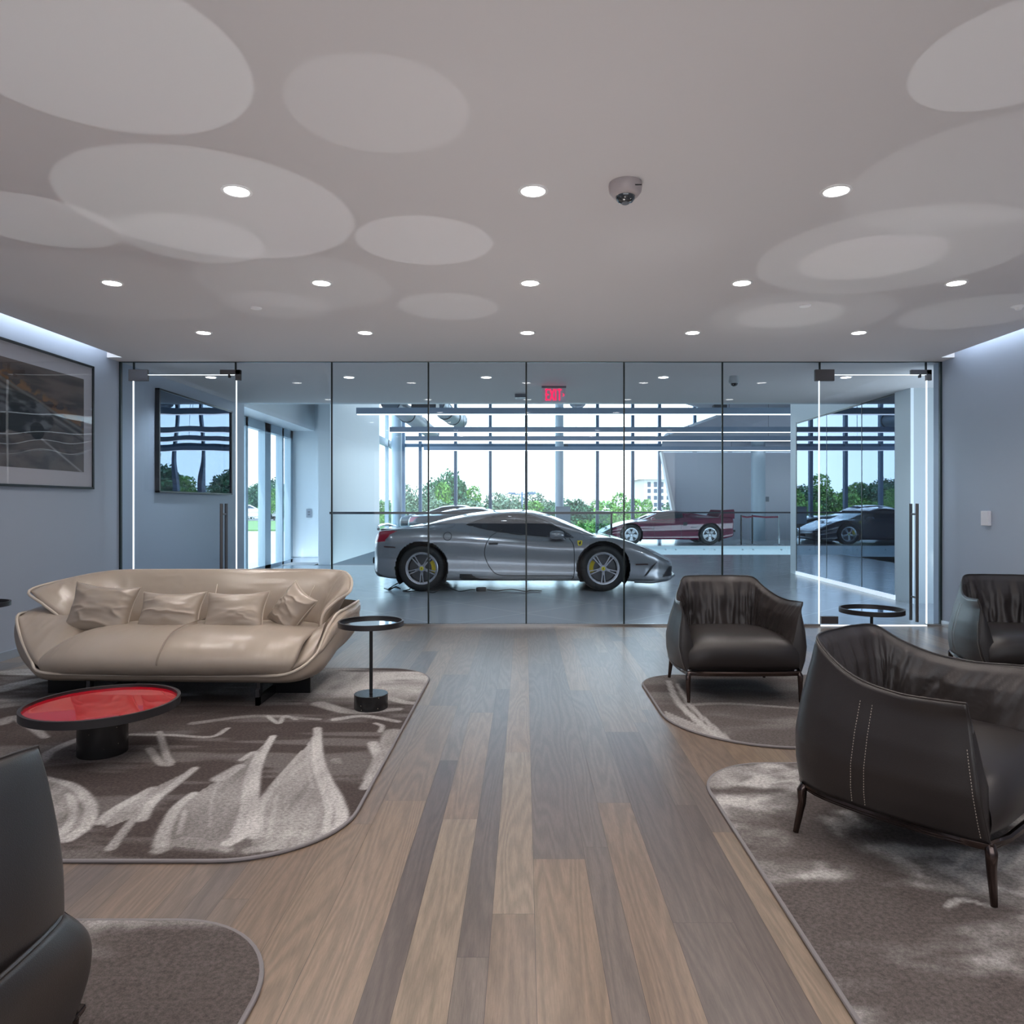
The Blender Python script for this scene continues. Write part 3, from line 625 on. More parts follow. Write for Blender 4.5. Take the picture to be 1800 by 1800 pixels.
def rug(label, x0, x1, y0, y1, r4, fn, step=.014):
    t = thing('area_rug', label, 'rug', ((x0+x1)/2, (y0+y1)/2, 0)); cx, cy_ = t.location.x, t.location.y
    # r4: corner radii in order (x0,y0),(x1,y0),(x1,y1),(x0,y1)
    o = []
    for (cx_, cy2, a0, r) in ((x0+r4[0], y0+r4[0], PI, r4[0]), (x1-r4[1], y0+r4[1], 1.5*PI, r4[1]), (x1-r4[2], y1-r4[2], 0, r4[2]), (x0+r4[3], y1-r4[3], .5*PI, r4[3])):
        o += [(cx_+r*math.cos(a0+k*PI/28), cy2+r*math.sin(a0+k*PI/28)) for k in range(15)]
    xs = np.arange(x0, x1+step, step); ys = np.arange(y0, y1+step, step)
    X, Y = np.meshgrid(xs, ys, indexing='ij')
    # clamp the outside points onto the rounded outline
    Xc, Yc = X.copy(), Y.copy(); Xc = np.clip(Xc, x0, x1); Yc = np.clip(Yc, y0, y1); inside = np.ones(X.shape, bool)
    for (ax, ay, sx, sy, r) in ((x0+r4[0],y0+r4[0],-1,-1,r4[0]),(x1-r4[1],y0+r4[1],1,-1,r4[1]),(x1-r4[2],y1-r4[2],1,1,r4[2]),(x0+r4[3],y1-r4[3],-1,1,r4[3])):
        dx, dy = Xc-ax, Yc-ay; k = (dx*sx > 0) & (dy*sy > 0); d = np.hypot(dx, dy); q = k & (d > r)
        inside &= ~(k & (d > r+step*1.5)); s = np.where(q, r/np.maximum(d, 1e-9), 1); Xc = ax*q+np.where(q, dx*s, 0)+np.where(q, 0, Xc); Yc = ay*q+np.where(q, dy*s, 0)+np.where(q, 0, Yc)
    col = fn(Xc, Yc); nx, ny = X.shape
    V = np.stack([Xc-cx, Yc-cy_, np.full_like(X, .012)], -1).reshape(-1, 3)
    ii, jj = np.meshgrid(np.arange(nx-1), np.arange(ny-1), indexing='ij'); ok = inside[:-1,:-1] & inside[1:,:-1] & inside[1:,1:] & inside[:-1,1:]
    a = (ii*ny+jj)[ok]; Fc = np.stack([a, a+ny, a+ny+1, a+1], -1)
    me = bpy.data.meshes.new('pile'); me.from_pydata(V.tolist(), [], Fc.tolist()); me.update(); me.materials.append(RUGM)
    ob = bpy.data.objects.new('pile', me); C.objects.link(ob); ob.parent = t
    at = me.color_attributes.new('dye', 'FLOAT_COLOR', 'POINT'); at.data.foreach_set('color', np.concatenate([col.reshape(-1,3), np.ones((nx*ny,1))], 1).astype(np.float32).ravel())
    MB().tube([(p[0]-cx, p[1]-cy_, .007) for p in o], .0075, 8, True).obj('binding', CORD, t, True)
    MB().prism([(p[0]-cx, p[1]-cy_) for p in o], .0005, .010, axis='Z').obj('backing', CORD, t)
    return t
DK = np.array((.062,.049,.046)); LT = np.array((.44,.42,.41)); MD = np.array((.23,.20,.19))
def dye(w_): w_ = np.clip(w_, 0, 1)[...,None]; return DK*(1-w_)+LT*w_
def rugA(X, Y):
    br = fbm(X*14, Y*3.2+9, 4); base = .07*sst(.5,.8,fbm(X*2.2+3, Y*2.2, 3))
    w_ = base+0*X
    tex = .45+1.0*(br-.2)
    fans = [([(558,1284),(573,1373),(600,1435),(595,1470),(560,1492),(444,1504),(444,1484),(453,1444),(471,1400),(533,1324)], .52),
            ([(480,1298),(449,1369),(444,1449),(425,1475),(400,1489),(360,1500),(284,1490),(298,1440),(311,1422),(387,1373),(422,1351)], .42),
            ([(342,1355),(300,1392),(267,1427),(191,1460),(178,1453),(191,1435),(267,1391)], .5),
            ([(78,1370),(120,1380),(155,1408),(160,1440),(140,1470),(95,1480),(60,1450)], .42)]
    for p, k in fans: w_ = np.maximum(w_, poly(X, Y, p)*k*tex*1.3)
    st = [([(558,1284),(560,1330),(573,1373),(590,1405),(600,1440),(592,1468)], .022, .03, .95), ([(553,1300),(553,1345),(565,1385),(578,1425),(572,1465)], .015, .02, .95),
          ([(545,1312),(540,1345),(550,1390)], .012,.012,.7), ([(533,1324),(500,1362),(471,1400)], .012,.02,.7),
          ([(471,1400),(455,1430),(450,1475)], .02,.03,.85), ([(487,1405),(480,1440),(470,1478)], .012,.016,.75),
          ([(480,1298),(462,1330),(449,1369),(444,1430),(437,1465),(400,1488)], .018,.03,.95), ([(452,1330),(436,1370),(428,1430),(415,1470)], .014,.022,.9),
          ([(422,1351),(387,1373)], .03,.04,.8), ([(425,1340),(445,1327),(455,1330)], .018,.018,.8), ([(387,1373),(373,1410),(368,1458)], .006,.008,.65), ([(340,1400),(311,1425),(290,1465),(284,1490)], .02,.03,.85),
          ([(325,1430),(315,1470)], .012,.012,.8), ([(342,1355),(305,1385),(267,1415),(250,1445)], .02,.024,.8), ([(267,1391),(200,1430),(180,1450)], .022,.028,.8), ([(255,1420),(215,1470),(195,1497)], .016,.02,.6),
          ([(78,1372),(130,1388),(158,1420),(152,1455),(120,1480)], .02,.03,.85), ([(120,1400),(130,1430),(118,1460),(90,1488)], .016,.02,.8), ([(440,1500),(500,1485),(575,1478)], .03,.02,.6),
          ([(280,1500),(330,1480),(400,1500)], .03,.02,.5), ([(470,1408),(520,1392),(575,1385)], .014,.014,.55),
          ([(230,1295),(300,1296),(370,1299),(400,1284)], .018,.015,.75), ([(70,1345),(90,1325),(140,1303),(170,1300)], .03,.03,.7), ([(280,1290),(292,1330),(300,1345)], .016,.02,.7), ([(262,1320),(282,1345),(298,1349)], .02,.02,.7),
          ([(590,1268),(640,1262),(700,1272)], .03,.02,.7), ([(470,1262),(490,1275),(500,1262),(520,1268)], .014,.014,.7), ([(660,1275),(672,1280),(668,1290)], .014,.014,.8),
          ([(600,1205),(650,1215),(700,1235),(735,1240)], .05,.03,.7), ([(560,1240),(620,1255),(700,1250)], .05,.03,.55), ([(340,1275),(450,1262),(560,1268)], .03,.02,.4), ([(0,1215),(60,1200),(130,1190)], .09,.06,.65), ([(0,1245),(80,1235),(150,1228)], .06,.04,.45),
          ([(0,1275),(30,1265),(80,1300)], .05,.02,.5), ([(655,1310),(665,1345),(640,1390)], .03,.02,.75), ([(690,1290),(672,1330),(650,1372)], .05,.03,.6), ([(590,1340),(596,1345)], .03,.02,.4)]
    for p, a, b, k in st: w_ = np.maximum(w_, seg(X, Y, p, a, b)*k*(.55+.7*br))
    up = sst(4.5, 4.95, Y)*sst(-2.6,-1.1,X)   # the paler brushed far part
    w_ = np.maximum(w_, up*sst(.36,.54,fbm(X*1.3+4, Y*3.4, 3))*(.45+.7*br))
    w_ = np.maximum(w_, sst(4.3,4.9,Y)*sst(.5,.66,fbm(X*1.1+1, Y*5, 3))*.6)
    w_ = w_+.16*sst(.55,.8,fbm(X*3, Y*9+2, 3))
    ht = sst(.62,.72,fbm(X*1.1+9, Y*7, 3))*.17
    return dye(np.maximum(w_, ht))
def swirl(sx, sy, lo, hi, amt, base=.1):
    def f(X, Y):
        a = fbm(X*sx+3*fbm(X*.9, Y*.9, 2), Y*sy+2*fbm(X*.7+5, Y*.8, 2), 4)+.10*(fbm(X*7+1, Y*11, 3)-.5); b = fbm(X*9+2*a, Y*9, 3)
        return dye(base+amt*sst(lo, hi, a)*(.35+.9*sst(.3,.7,b))+.06*b)
    return f
def rugC(X, Y):   # right, far
    w_ = .09+.16*sst(.4,.7,fbm(X*2, Y*5, 4))+.5*poly(X, Y, [(1166,1252),(1280,1300),(1270,1310),(1210,1300),(1178,1280)])*(.4+.8*fbm(X*12,Y*12,3))
    w_ = np.maximum(w_, seg(X, Y, [(1175,1200),(1190,1235),(1225,1270),(1262,1298),(1275,1306)], .02, .03)*.75); w_ = np.maximum(w_, seg(X, Y, [(1190,1205),(1215,1245),(1280,1305)], .014, .02)*.6)
    w_ = np.maximum(w_, seg(X, Y, [(1195,1243),(1280,1240),(1400,1248)], .03, .02)*.4)
    return dye(w_)
def rugD(X, Y):   # right, near
    w_ = swirl(2.1, 4.2, .42, .64, .80, .05)(X, Y)
    k = seg(X, Y, [(1345,1388),(1355,1381),(1400,1375)], .012, .01)*.8; k = np.maximum(k, seg(X, Y, [(1665,1600),(1690,1588),(1745,1600)], .012, .01)*.7)
    k = np.maximum(k, seg(X, Y, [(1260,1380),(1300,1360),(1340,1356)], .07, .04)*.45*(fbm(X*12,Y*12,3)+.4))
    return w_*(1-k[...,None])+LT*k[...,None]
def rugB(X, Y):
    w_ = .04+.35*sst(.62,.74,fbm(X*3.2+2, Y*3.2+1, 3)); return dye(w_+.05*fbm(X*20,Y*20,2)+.3*sst(.0,.05,Y-2.14))
rug('large brown and white brush-patterned rug under the tan sofa and red table', -4.1, -.69, 2.57, 5.58, (.4,.42,.38,.4), rugA, .009)
rug('plain brown rug at the lower left under the dark high-backed chair', -3.0, -.69, -.2, 2.2, (.3,.3,.36,.3), rugB, .02)
rug('brown and pale streaked rug under the armchair left of the glass door', .83, 4.2, 3.765, 5.36, (.62,.3,.3,.3), rugC)
rug('mottled silver brown rug under the big foreground armchair', .815, 4.2, .2, 3.535, (.3,.3,.3,.36), rugD)

# ---------------- armchairs ----------------
LEA = mat('dark_brown_leather', (.020,.016,.0155), .35, bump=.12, bscale=420, var=.06, vscale=2)
LEA2 = mat('dark_brown_leather_pleated', (.034,.028,.027), .32, bump=.12, bscale=420, var=.08, vscale=5)
BRZ = mat('dark_bronze_metal', (.10,.075,.068), .16, metal=1)
STI = mat('tan_stitching', (.42,.36,.30), .6)
def armchair(label, loc, rot, group=None):
    t = thing('leather_armchair', label, 'armchair', loc, rot, group); n = 181
    th = [(0,.335,.737),(.14,.328,.737),(.25,.285,.730),(.30,.195,.672),(.343,.08,.628),(.366,-.06,.612),(.376,-.18,.618),(.372,-.275,.625)]
    bh = [(0,.36,.195),(.16,.36,.195),(.29,.335,.195),(.362,.24,.195),(.388,.1,.195),(.392,-.05,.195),(.384,-.2,.195),(.362,-.335,.195)]
    mir = lambda L: [(-x,y,z) for x,y,z in L[:0:-1]]+L
    T = crv(mir(th), n); B = crv(mir(bh), n); s = np.linspace(-1,1,n); sa = np.abs(s)
    tg = np.gradient(B[:,:2], axis=0); tg /= np.linalg.norm(tg, axis=1, keepdims=True); O = np.stack([tg[:,1], -tg[:,0], 0*s], 1)
    if (O[n//2,1] < 0): O = -O
    m = 26; tt = np.linspace(0,1,m)
    bul = np.interp(tt, [0,.15,.35,.6,.85,1], [0,.022,.036,.028,.008,.0])
    out = B[:,None]*(1-tt)[None,:,None]+T[:,None]*tt[None,:,None]+O[:,None]*bul[None,:,None]
    flare = np.interp(sa, [0,.6,.8,1],[0,0,.012,.022])[:,None]*np.exp(-((tt-1)/.08)**2)[None,:]
    out = out+O[:,None]*flare[...,None]
    # inner face: from the top edge down to the seat
    thick = np.interp(sa, [0,.3,.6,.9,1],[.15,.13,.085,.065,.05])
    I = B.copy(); I -= O*thick[:,None]; I[:,2] = .30; I[:,0] *= np.interp(sa,[0,.5,1],[1,.98,.97])
    m2 = 44; t2 = np.linspace(0,1,m2)
    inn = out[:,-1:,:]*(1-t2)[None,:,None]+I[:,None]*t2[None,:,None]
    puf = -np.interp(t2, [0,.08,.3,.6,1],[0,.022,.035,.02,0])[None,:]*np.interp(sa,[0,.8,1],[1,1,.25])[:,None]
    # pleats run up the back and sweep forward on the arms
    su = s[:,None]*30+np.sign(s[:,None])*t2[None,:]*np.interp(sa,[0,.35,1],[0,3.0,9])[:,None]
    pl = fbm(su*.62+31, t2[None,:]*1.7+su*0.05, 3); pl = 1-np.abs(2*pl-1)*2.2; pl = np.clip(pl, -.4, 1)
    amp = np.interp(t2, [0,.05,.3,.75,1],[0,.25,.9,1,.7])[None,:]*np.interp(sa,[0,.4,.75,1],[1,1,.6,.12])[:,None]*.021
    inn = inn+O[:,None]*(puf+pl*amp)[...,None]
    V = np.concatenate([out.reshape(-1,3), inn.reshape(-1,3)]); k = n*m
    fo = gfaces(n, m); fi = gfaces(n, m2)
    body = mesh('shell', out.reshape(-1,3), fo, LEA, t, True)
    sol = body.modifiers.new('s','SOLIDIFY'); sol.thickness = .01; sol.offset = 0
    inner = mesh('pleated_lining', inn.reshape(-1,3), fi, LEA2, t, True)
    # front edge closure
    for e in (0, n-1):
        fe = MB(); a = out[e]; q = crv(inn[e][::-1], m); k0 = len(fe.V); fe.V += [tuple(p) for p in a]+[tuple(p+O[e]*0-np.array((0,.0,0))) for p in q]
        mid = (a+q)/2; mid[:,1] -= .012*np.sin(tt*PI); k1 = len(fe.V); fe.V += [tuple(p) for p in mid]
        for i in range(m-1): fe.F += [(k0+i, k0+i+1, k1+i+1, k1+i), (k1+i, k1+i+1, k0+m+i+1, k0+m+i)]
        fe.obj('front_edge', LEA, t, True, 80)
    pts = [tuple(p) for p in out[0][::1]]+[tuple(p+np.array((0,0,.003))) for p in out[:,-1]]+[tuple(p) for p in out[-1][::-1]]
    MB().tube(pts, .0042, 6).obj('piping', LEA, t, True)
    for sidx in (int(n*.185), int(n*.205), int(n*.795), int(n*.815)):
        P = crv(out[sidx], 90); P = P+O[sidx]*.0062
        st = MB(); [st.tube([tuple(P[i]), tuple(P[i+1])], .0011, 4) for i in range(3, 76, 2)]; st.obj('stitching', STI, t)
    for e in (2, n-3):
        P = crv(out[e], 90)+O[e]*.0062
        st = MB(); [st.tube([tuple(P[i]), tuple(P[i+1])], .0011, 4) for i in range(3, 60, 2)]; st.obj('stitching', STI, t)
    # seat cushion
    u = np.linspace(-1,1,49); prof = crv([(-.325,.197),(-.362,.235),(-.372,.30),(-.350,.365),(-.28,.405),(-.12,.422),(.08,.42),(.27,.40)], 40)
    X = .352*np.sign(u)*np.abs(u)**.94; S = np.zeros((49,40,3)); S[...,0] = X[:,None]*np.interp(np.linspace(0,1,40),[0,.5,1],[1,1,.86])[None,:]
    e4 = (np.abs(u)**5)[:,None]; S[...,1] = prof[None,:,0]+e4*.035; S[...,2] = prof[None,:,1]-e4*.055*np.interp(np.linspace(0,1,40),[0,.2,1],[0,.6,1])[None,:]
    sk = np.concatenate([S, ], 1); mesh('seat_cushion', sk.reshape(-1,3), gfaces(49,40), LEA, t, True)
    MB().box(-.33,.33,-.31,.3,.185,.30).obj('seat_base', DARKM, t)
    # bronze frame and legs
    ring = [tuple(p+np.array((0,0,-.008))-o*.006) for p, o in zip(B[::4], O[::4])]+[(.25,-.352,.187),(0,-.36,.187),(-.25,-.352,.187)]
    fr_ = MB(); fr_.tube(ring, .0125, 8, True); fr_.tube([(x,y,z-.010) for x,y,z in ring], .009, 8, True); fr_.obj('frame', BRZ, t, True)
    for (x, y, fx, fy) in ((-.357,-.338,-.355,-.345),(.357,-.338,.355,-.345),(.335,.305,.345,.325),(-.335,.305,-.345,.325)):
        L = MB(); L.tube([(x*.93,y*.93,.185),(x*.985,y*.985,.182),(x,y,.165),(x,y,.12),(fx,fy,.001)], [.010,.017,.0185,.0155,.0105], 12); L.obj('leg', BRZ, t, True)
    return t
ac = armchair('dark brown leather armchair with pleated back facing us, left of the round side table', (1.397, 4.95, .0), 0, 'pleated leather armchairs')
dup(ac, (1.514, 2.76, .0), math.radians(40.5), 'big dark leather foreground armchair seen from its stitched left side')
dup(ac, (3.44, 5.02, .0), math.radians(-9), 'dark leather armchair cut off by the right picture edge under the thermostat')
for o in bpy.data.objects:
    if o.name.startswith('leather_armchair'): o.location.z = .0135

# high-backed lounge chair cut off at the lower left
lc = thing('lounge_chair', 'dark leather high-backed chair cut off at the lower left corner, seen from behind', 'armchair', (-1.35, 1.15, .0135)); o3 = (-1.35, 1.15, .012)
def PG(rows): return [[p for p in r] for r in rows]
puff('backrest', [[(-.955,1.50,.36),(-.985,1.535,.52),(-1.02,1.55,.66),(-1.042,1.55,.752)], [(-.925,1.33,.36),(-.955,1.345,.52),(-1.00,1.37,.66),(-1.035,1.40,.77)], [(-.915,1.0,.36),(-.94,1.0,.52),(-.985,1.0,.68),(-1.02,1.0,.80)], [(-.95,.72,.36),(-.97,.70,.52),(-1.01,.70,.68),(-1.04,.72,.80)]], .022, LEA, lc, 60, 40, .25, off=o3, pipe=.004)
puff('shell', [[(-.985,1.555,.19),(-.968,1.575,.27),(-.955,1.565,.35),(-.972,1.515,.42)], [(-.945,1.50,.19),(-.925,1.51,.28),(-.918,1.49,.36),(-.935,1.44,.43)], [(-.90,1.2,.19),(-.88,1.2,.30),(-.88,1.2,.40),(-.895,1.2,.462)], [(-.88,.75,.19),(-.85,.75,.32),(-.86,.75,.42),(-.885,.75,.49)]], .011, LEA, lc, 60, 30, .22, off=o3, pipe=.005)
puff('seat_cushion', [[(-1.75,.75,.33),(-1.75,1.15,.36),(-1.75,1.55,.33)], [(-1.4,.72,.36),(-1.4,1.15,.38),(-1.4,1.58,.36)], [(-.98,.75,.34),(-.98,1.15,.35),(-.98,1.55,.34)]], .09, LEA, lc, 30, 30, .3, off=o3)
for yy in (.72, 1.56): puff('arm', [[(-1.75,yy,.25),(-1.72,yy,.42),(-1.70,yy,.50)], [(-1.4,yy,.22),(-1.4,yy,.40),(-1.4,yy,.52)], [(-1.0,yy,.2),(-1.0,yy,.40),(-1.02,yy,.55)]], .035, LEA, lc, 30, 24, .3, off=o3, pipe=.005)
MB().tube([(.40,.40,.178),(.44,-.42,.178),(-.38,-.42,.178),(-.38,.42,.178)], .012, 8, True).obj('frame', BRZ, lc, True)
for (x, y) in ((.395,.37),(.43,-.40),(-.37,.40),(-.37,-.40)): MB().tube([(x,y,.18),(x,y,.15),(x+.01,y,.0)], [.02,.017,.011], 12).obj('leg', BRZ, lc, True)

# ---------------- tan sofa ----------------
TAN = mat('tan_leather', (.345,.285,.232), .29, bump=.06, bscale=300, var=.05, vscale=1.5); TANP = mat('tan_piping', (.52,.45,.38), .45)
TAN2 = mat('tan_shell_leather', (.29,.235,.19), .42, var=.05)
so_ = (-2.23, 5.0, .0135); sf = thing('leather_sofa', 'long tan leather sofa with flared wrap-around back standing on the large rug', 'sofa', so_)
puff('seat_cushion', [[(-3.0,4.505,.225),(-3.02,4.52,.30),(-2.95,4.66,.385),(-2.92,4.9,.40),(-3.0,5.3,.38)], [(-2.75,4.49,.225),(-2.75,4.455,.31),(-2.74,4.60,.405),(-2.74,4.9,.425),(-2.74,5.35,.40)], [(-2.23,4.485,.22),(-2.23,4.44,.31),(-2.23,4.59,.405),(-2.23,4.9,.425),(-2.23,5.35,.40)], [(-1.72,4.49,.22),(-1.72,4.45,.31),(-1.72,4.6,.405),(-1.71,4.9,.425),(-1.7,5.35,.40)], [(-1.46,4.505,.22),(-1.42,4.52,.30),(-1.41,4.66,.39),(-1.40,4.9,.41),(-1.40,5.3,.38)]],
     .045, TAN, sf, 110, 40, .32, wr=.0035, wf=(22,3), off=so_)
MB().tube([tuple(p) for p in crv([(0.0,-.515,.232),(.0,-.605,.305),(0.01,-.44,.449),(.02,-.1,.4735),(.03,.2,.455)], 30)], .0045, 6).obj('seam', TAN2, sf, True)
puff('arm_cushion', [[(-2.99,4.5,.235),(-3.13,4.6,.295),(-3.285,4.73,.40),(-3.385,4.84,.52)], [(-2.95,4.78,.36),(-3.08,4.88,.43),(-3.25,4.97,.49),(-3.42,5.03,.532)], [(-2.95,5.1,.38),(-3.1,5.15,.44),(-3.26,5.22,.50),(-3.45,5.28,.528)], [(-3.0,5.35,.36),(-3.13,5.4,.43),(-3.27,5.42,.50),(-3.40,5.5,.52)]], .05, TAN, sf, 50, 40, .38, wr=.004, wf=(4,9), off=so_)
puff('arm_cushion', [[(-1.47,4.5,.23),(-1.345,4.64,.30),(-1.325,4.84,.425),(-1.29,4.97,.515)], [(-1.43,4.78,.37),(-1.33,4.9,.42),(-1.28,5.02,.49),(-1.262,5.12,.533)], [(-1.42,5.1,.38),(-1.31,5.2,.43),(-1.26,5.24,.50),(-1.252,5.3,.54)], [(-1.40,5.35,.36),(-1.29,5.4,.43),(-1.25,5.42,.50),(-1.26,5.5,.54)]], .055, TAN, sf, 50, 40, .38, wr=.008, wf=(4,10), off=so_, seed=3)
BK = [[(-3.03,4.93,.33),(-3.16,4.94,.495),(-3.29,4.955,.59),(-3.415,5.0,.675)], [(-2.99,5.1,.36),(-3.13,5.15,.50),(-3.24,5.2,.63),(-3.33,5.25,.724)], [(-2.9,5.28,.38),(-3.0,5.34,.52),(-3.07,5.42,.66),(-3.12,5.5,.764)],
      [(-2.6,5.36,.38),(-2.65,5.42,.53),(-2.7,5.5,.66),(-2.72,5.58,.766)], [(-2.25,5.36,.38),(-2.28,5.42,.53),(-2.3,5.5,.66),(-2.32,5.58,.766)], [(-1.6,5.32,.38),(-1.56,5.38,.53),(-1.53,5.46,.66),(-1.50,5.54,.768)],
      [(-1.44,5.15,.37),(-1.39,5.2,.50),(-1.34,5.26,.63),(-1.285,5.32,.748)], [(-1.40,4.98,.37),(-1.39,5.0,.51),(-1.31,5.06,.60),(-1.225,5.1,.665)]]
puff('back_cushion', BK, .065, TAN, sf, 130, 44, .34, wr=.005, wf=(20,3), back=.9, off=so_, seed=6)
# cords along the sewn edges
def cord(P, r=.0095): MB().tube([tuple(np.array(p)-np.array(so_)) for p in crv(P, 70)], r, 8).obj('piping', TANP, sf, True)
cord([(-3.43,5.5,.52),(-3.45,5.28,.528),(-3.42,5.03,.532),(-3.385,4.84,.525),(-3.285,4.73,.40),(-3.13,4.6,.285),(-3.0,4.49,.235),(-2.75,4.485,.222),(-2.23,4.48,.215),(-1.75,4.485,.212),(-1.47,4.495,.222),(-1.345,4.64,.30),(-1.325,4.84,.425),(-1.29,4.97,.517),(-1.262,5.12,.536),(-1.25,5.3,.545),(-1.26,5.5,.54)])
cord([BK[0][0],BK[0][1],BK[0][2],BK[0][3]]+[b[3] for b in BK[1:]]+[BK[7][2],BK[7][1],BK[7][0]])
for i, (ox, oy) in ((2, (.58,-.8)), (4, (0,-1)), (5, (-.45,-.88))): cord([(a+ox*(.04,.079,.076,.0)[k], b+oy*(.04,.079,.076,.0)[k], c) for k, (a, b, c) in enumerate(BK[i])], .004)
# outer shell under and around
R0 = [(-3.0,4.5,.225),(-3.14,4.6,.285),(-3.29,4.73,.395),(-3.40,4.85,.52),(-3.46,5.1,.53),(-3.45,5.35,.52),(-3.30,5.58,.52),(-2.8,5.68,.53),(-2.2,5.69,.53),(-1.7,5.67,.54),(-1.33,5.57,.54),(-1.235,5.35,.54),(-1.25,5.1,.53),(-1.285,4.96,.51),(-1.32,4.84,.42),(-1.34,4.65,.295),(-1.46,4.5,.215),(-1.75,4.49,.205),(-2.23,4.485,.21),(-2.75,4.49,.215)]
R1 = [(-3.0,4.52,.19),(-3.15,4.62,.22),(-3.32,4.76,.30),(-3.43,4.9,.40),(-3.47,5.1,.42),(-3.45,5.35,.40),(-3.30,5.58,.38),(-2.8,5.66,.38),(-2.2,5.67,.38),(-1.7,5.65,.38),(-1.34,5.56,.38),(-1.22,5.35,.40),(-1.225,5.1,.40),(-1.25,4.97,.37),(-1.275,4.85,.30),(-1.31,4.68,.22),(-1.45,4.53,.17),(-1.75,4.505,.175),(-2.23,4.5,.18),(-2.75,4.505,.185)]
R2 = [(-2.99,4.57,.165),(-3.1,4.68,.17),(-3.22,4.82,.20),(-3.32,4.95,.25),(-3.35,5.1,.26),(-3.33,5.3,.25),(-3.2,5.48,.24),(-2.75,5.54,.23),(-2.2,5.55,.23),(-1.75,5.53,.23),(-1.45,5.46,.24),(-1.33,5.3,.25),(-1.32,5.1,.25),(-1.325,5.0,.23),(-1.345,4.88,.19),(-1.38,4.73,.155),(-1.5,4.6,.145),(-1.78,4.57,.15),(-2.23,4.565,.155),(-2.72,4.57,.16)]
R3 = [(x*.8-2.23*.2+.0, 5.0+(y-5.0)*.8, .162) for x, y, z in R2]
R4 = [(x*.2-2.23*.8, 5.0+(y-5.0)*.2, .162) for x, y, z in R2]
rr = [crv(r, 150, True) for r in (R0,R1,R2,R3,R4)]; S = np.swapaxes(crv(np.array(rr), 30), 0, 1)-np.array(so_); S = np.concatenate([S, S[:1]], 0)
mesh('outer_shell', S.reshape(-1,3), gfaces(151, 30), TAN2, sf, True)
BLK = mat('black_steel', (.012,.012,.014), .28, metal=.4)
MB().box(-.85,.76,.0,.05,.055,.15).obj('base_beam', BLK, sf)
for x in (-.52, .56):
    MB().box(x-.012,x+.012,-.47,.42,0,.052).box(x-.03,x-.006,-.40,-.36,.05,.155).box(x-.012,x+.012,-.47,-.44,0,.10).obj('leg', mat('leg_steel', (.10,.10,.11), .25, metal=.8), sf)
MB().box(.55,.80,-.16,-.13,.0,.155).obj('leg', BLK, sf); MB().box(-.95,-.70,-.16,-.13,.0,.155).obj('leg', BLK, sf)

# pillows
def pillow(label, c, w_, h, rx, ry, rz, seed, t=.085, tw=0):
    G = [[((i-1.5)/3*w_*(1-.10*(j in (1,2))), 0+tw*(i-1.5)*(j-1.5)*.01, (j-1.5)/3*h*(1-.12*(i in (1,2)))) for j in range(4)] for i in range(4)]
    M_ = Matrix.Rotation(rz, 3, 'Z') @ Matrix.Rotation(rx, 3, 'X') @ Matrix.Rotation(ry, 3, 'Y')
    G = [[tuple(M_ @ Vector(p)) for p in r] for r in G]
    t_ = thing('leather_pillow', label, 'pillow', c, 0, 'tan pillows on the sofa')
    o = puff('cover', G, t, TAN, t_, 60, 60, .46, wr=.018, wf=(1.6,3.2), pipe=.004, pipem=TANP, seed=seed)
    return t_
pillow('square tan leather pillow farthest left on the sofa, tilted upright', (-2.885, 4.95, .555), .44, .35, -.38, math.radians(6), math.radians(4), 1)
pillow('tan leather pillow, second from the left, slumped with a folded corner', (-2.405, 4.93, .535), .43, .30, -.50, math.radians(0), math.radians(2), 12)
pillow('tan leather pillow, third from the left, beside the slanting narrow one', (-1.965, 4.93, .535), .43, .30, -.50, math.radians(-2), math.radians(-3), 23)
pillow('narrow-looking tan pillow leaning slantwise against the right arm of the sofa', (-1.60, 4.99, .548), .27, .32, -.40, math.radians(30), math.radians(-24), 34)

# ---------------- tables ----------------
RIMM = mat('black_rim', (.022,.020,.022), .4, metal=.2); MARB = mat('black_marble', (.014,.014,.015), .25)
nn = MARB.node_tree; vz = nn.nodes.new('ShaderNodeTexVoronoi'); vz.inputs['Scale'].default_value = 28; rp = nn.nodes.new('ShaderNodeValToRGB'); tcx = nn.nodes.new('ShaderNodeTexCoord')
nn.links.new(tcx.outputs['Object'], vz.inputs[0]); nn.links.new(vz.outputs['Distance'], rp.inputs[0]); nn.links.new(rp.outputs[0], nn.nodes['Principled BSDF'].inputs['Base Color'])
rp.color_ramp.elements[0].position = .055; rp.color_ramp.elements[0].color = (.35,.30,.24,1); rp.color_ramp.elements[1].position = .085; rp.color_ramp.elements[1].color = (.012,.012,.013,1)
REDG = mat('red_back_painted_glass', (.36,.0,.008), .03, spec=.42, coat=.06, coatr=0); SMK = mat('smoked_glass_top', (.03,.032,.035), .03, coat=1, spec=1)
ct = thing('coffee_table', 'low round red glass coffee table with black rim and marble drum base', 'coffee table', (-2.14, 3.68, .012))
MB().lathe([(.343,.222),(.358,.222),(.358,.262),(.343,.262),(.343,.222)], n=96).obj('rim', RIMM, ct, True, 30)
MB().lathe([(.0001,.247),(.344,.247),(.344,.224),(.0001,.224)], n=96).obj('glass_top', REDG, ct, True, 30)
MB().lathe([(.0001,0),(.113,0),(.115,.003),(.115,.222),(.0001,.222)], n=64).obj('pedestal', MARB, ct, True, 30)
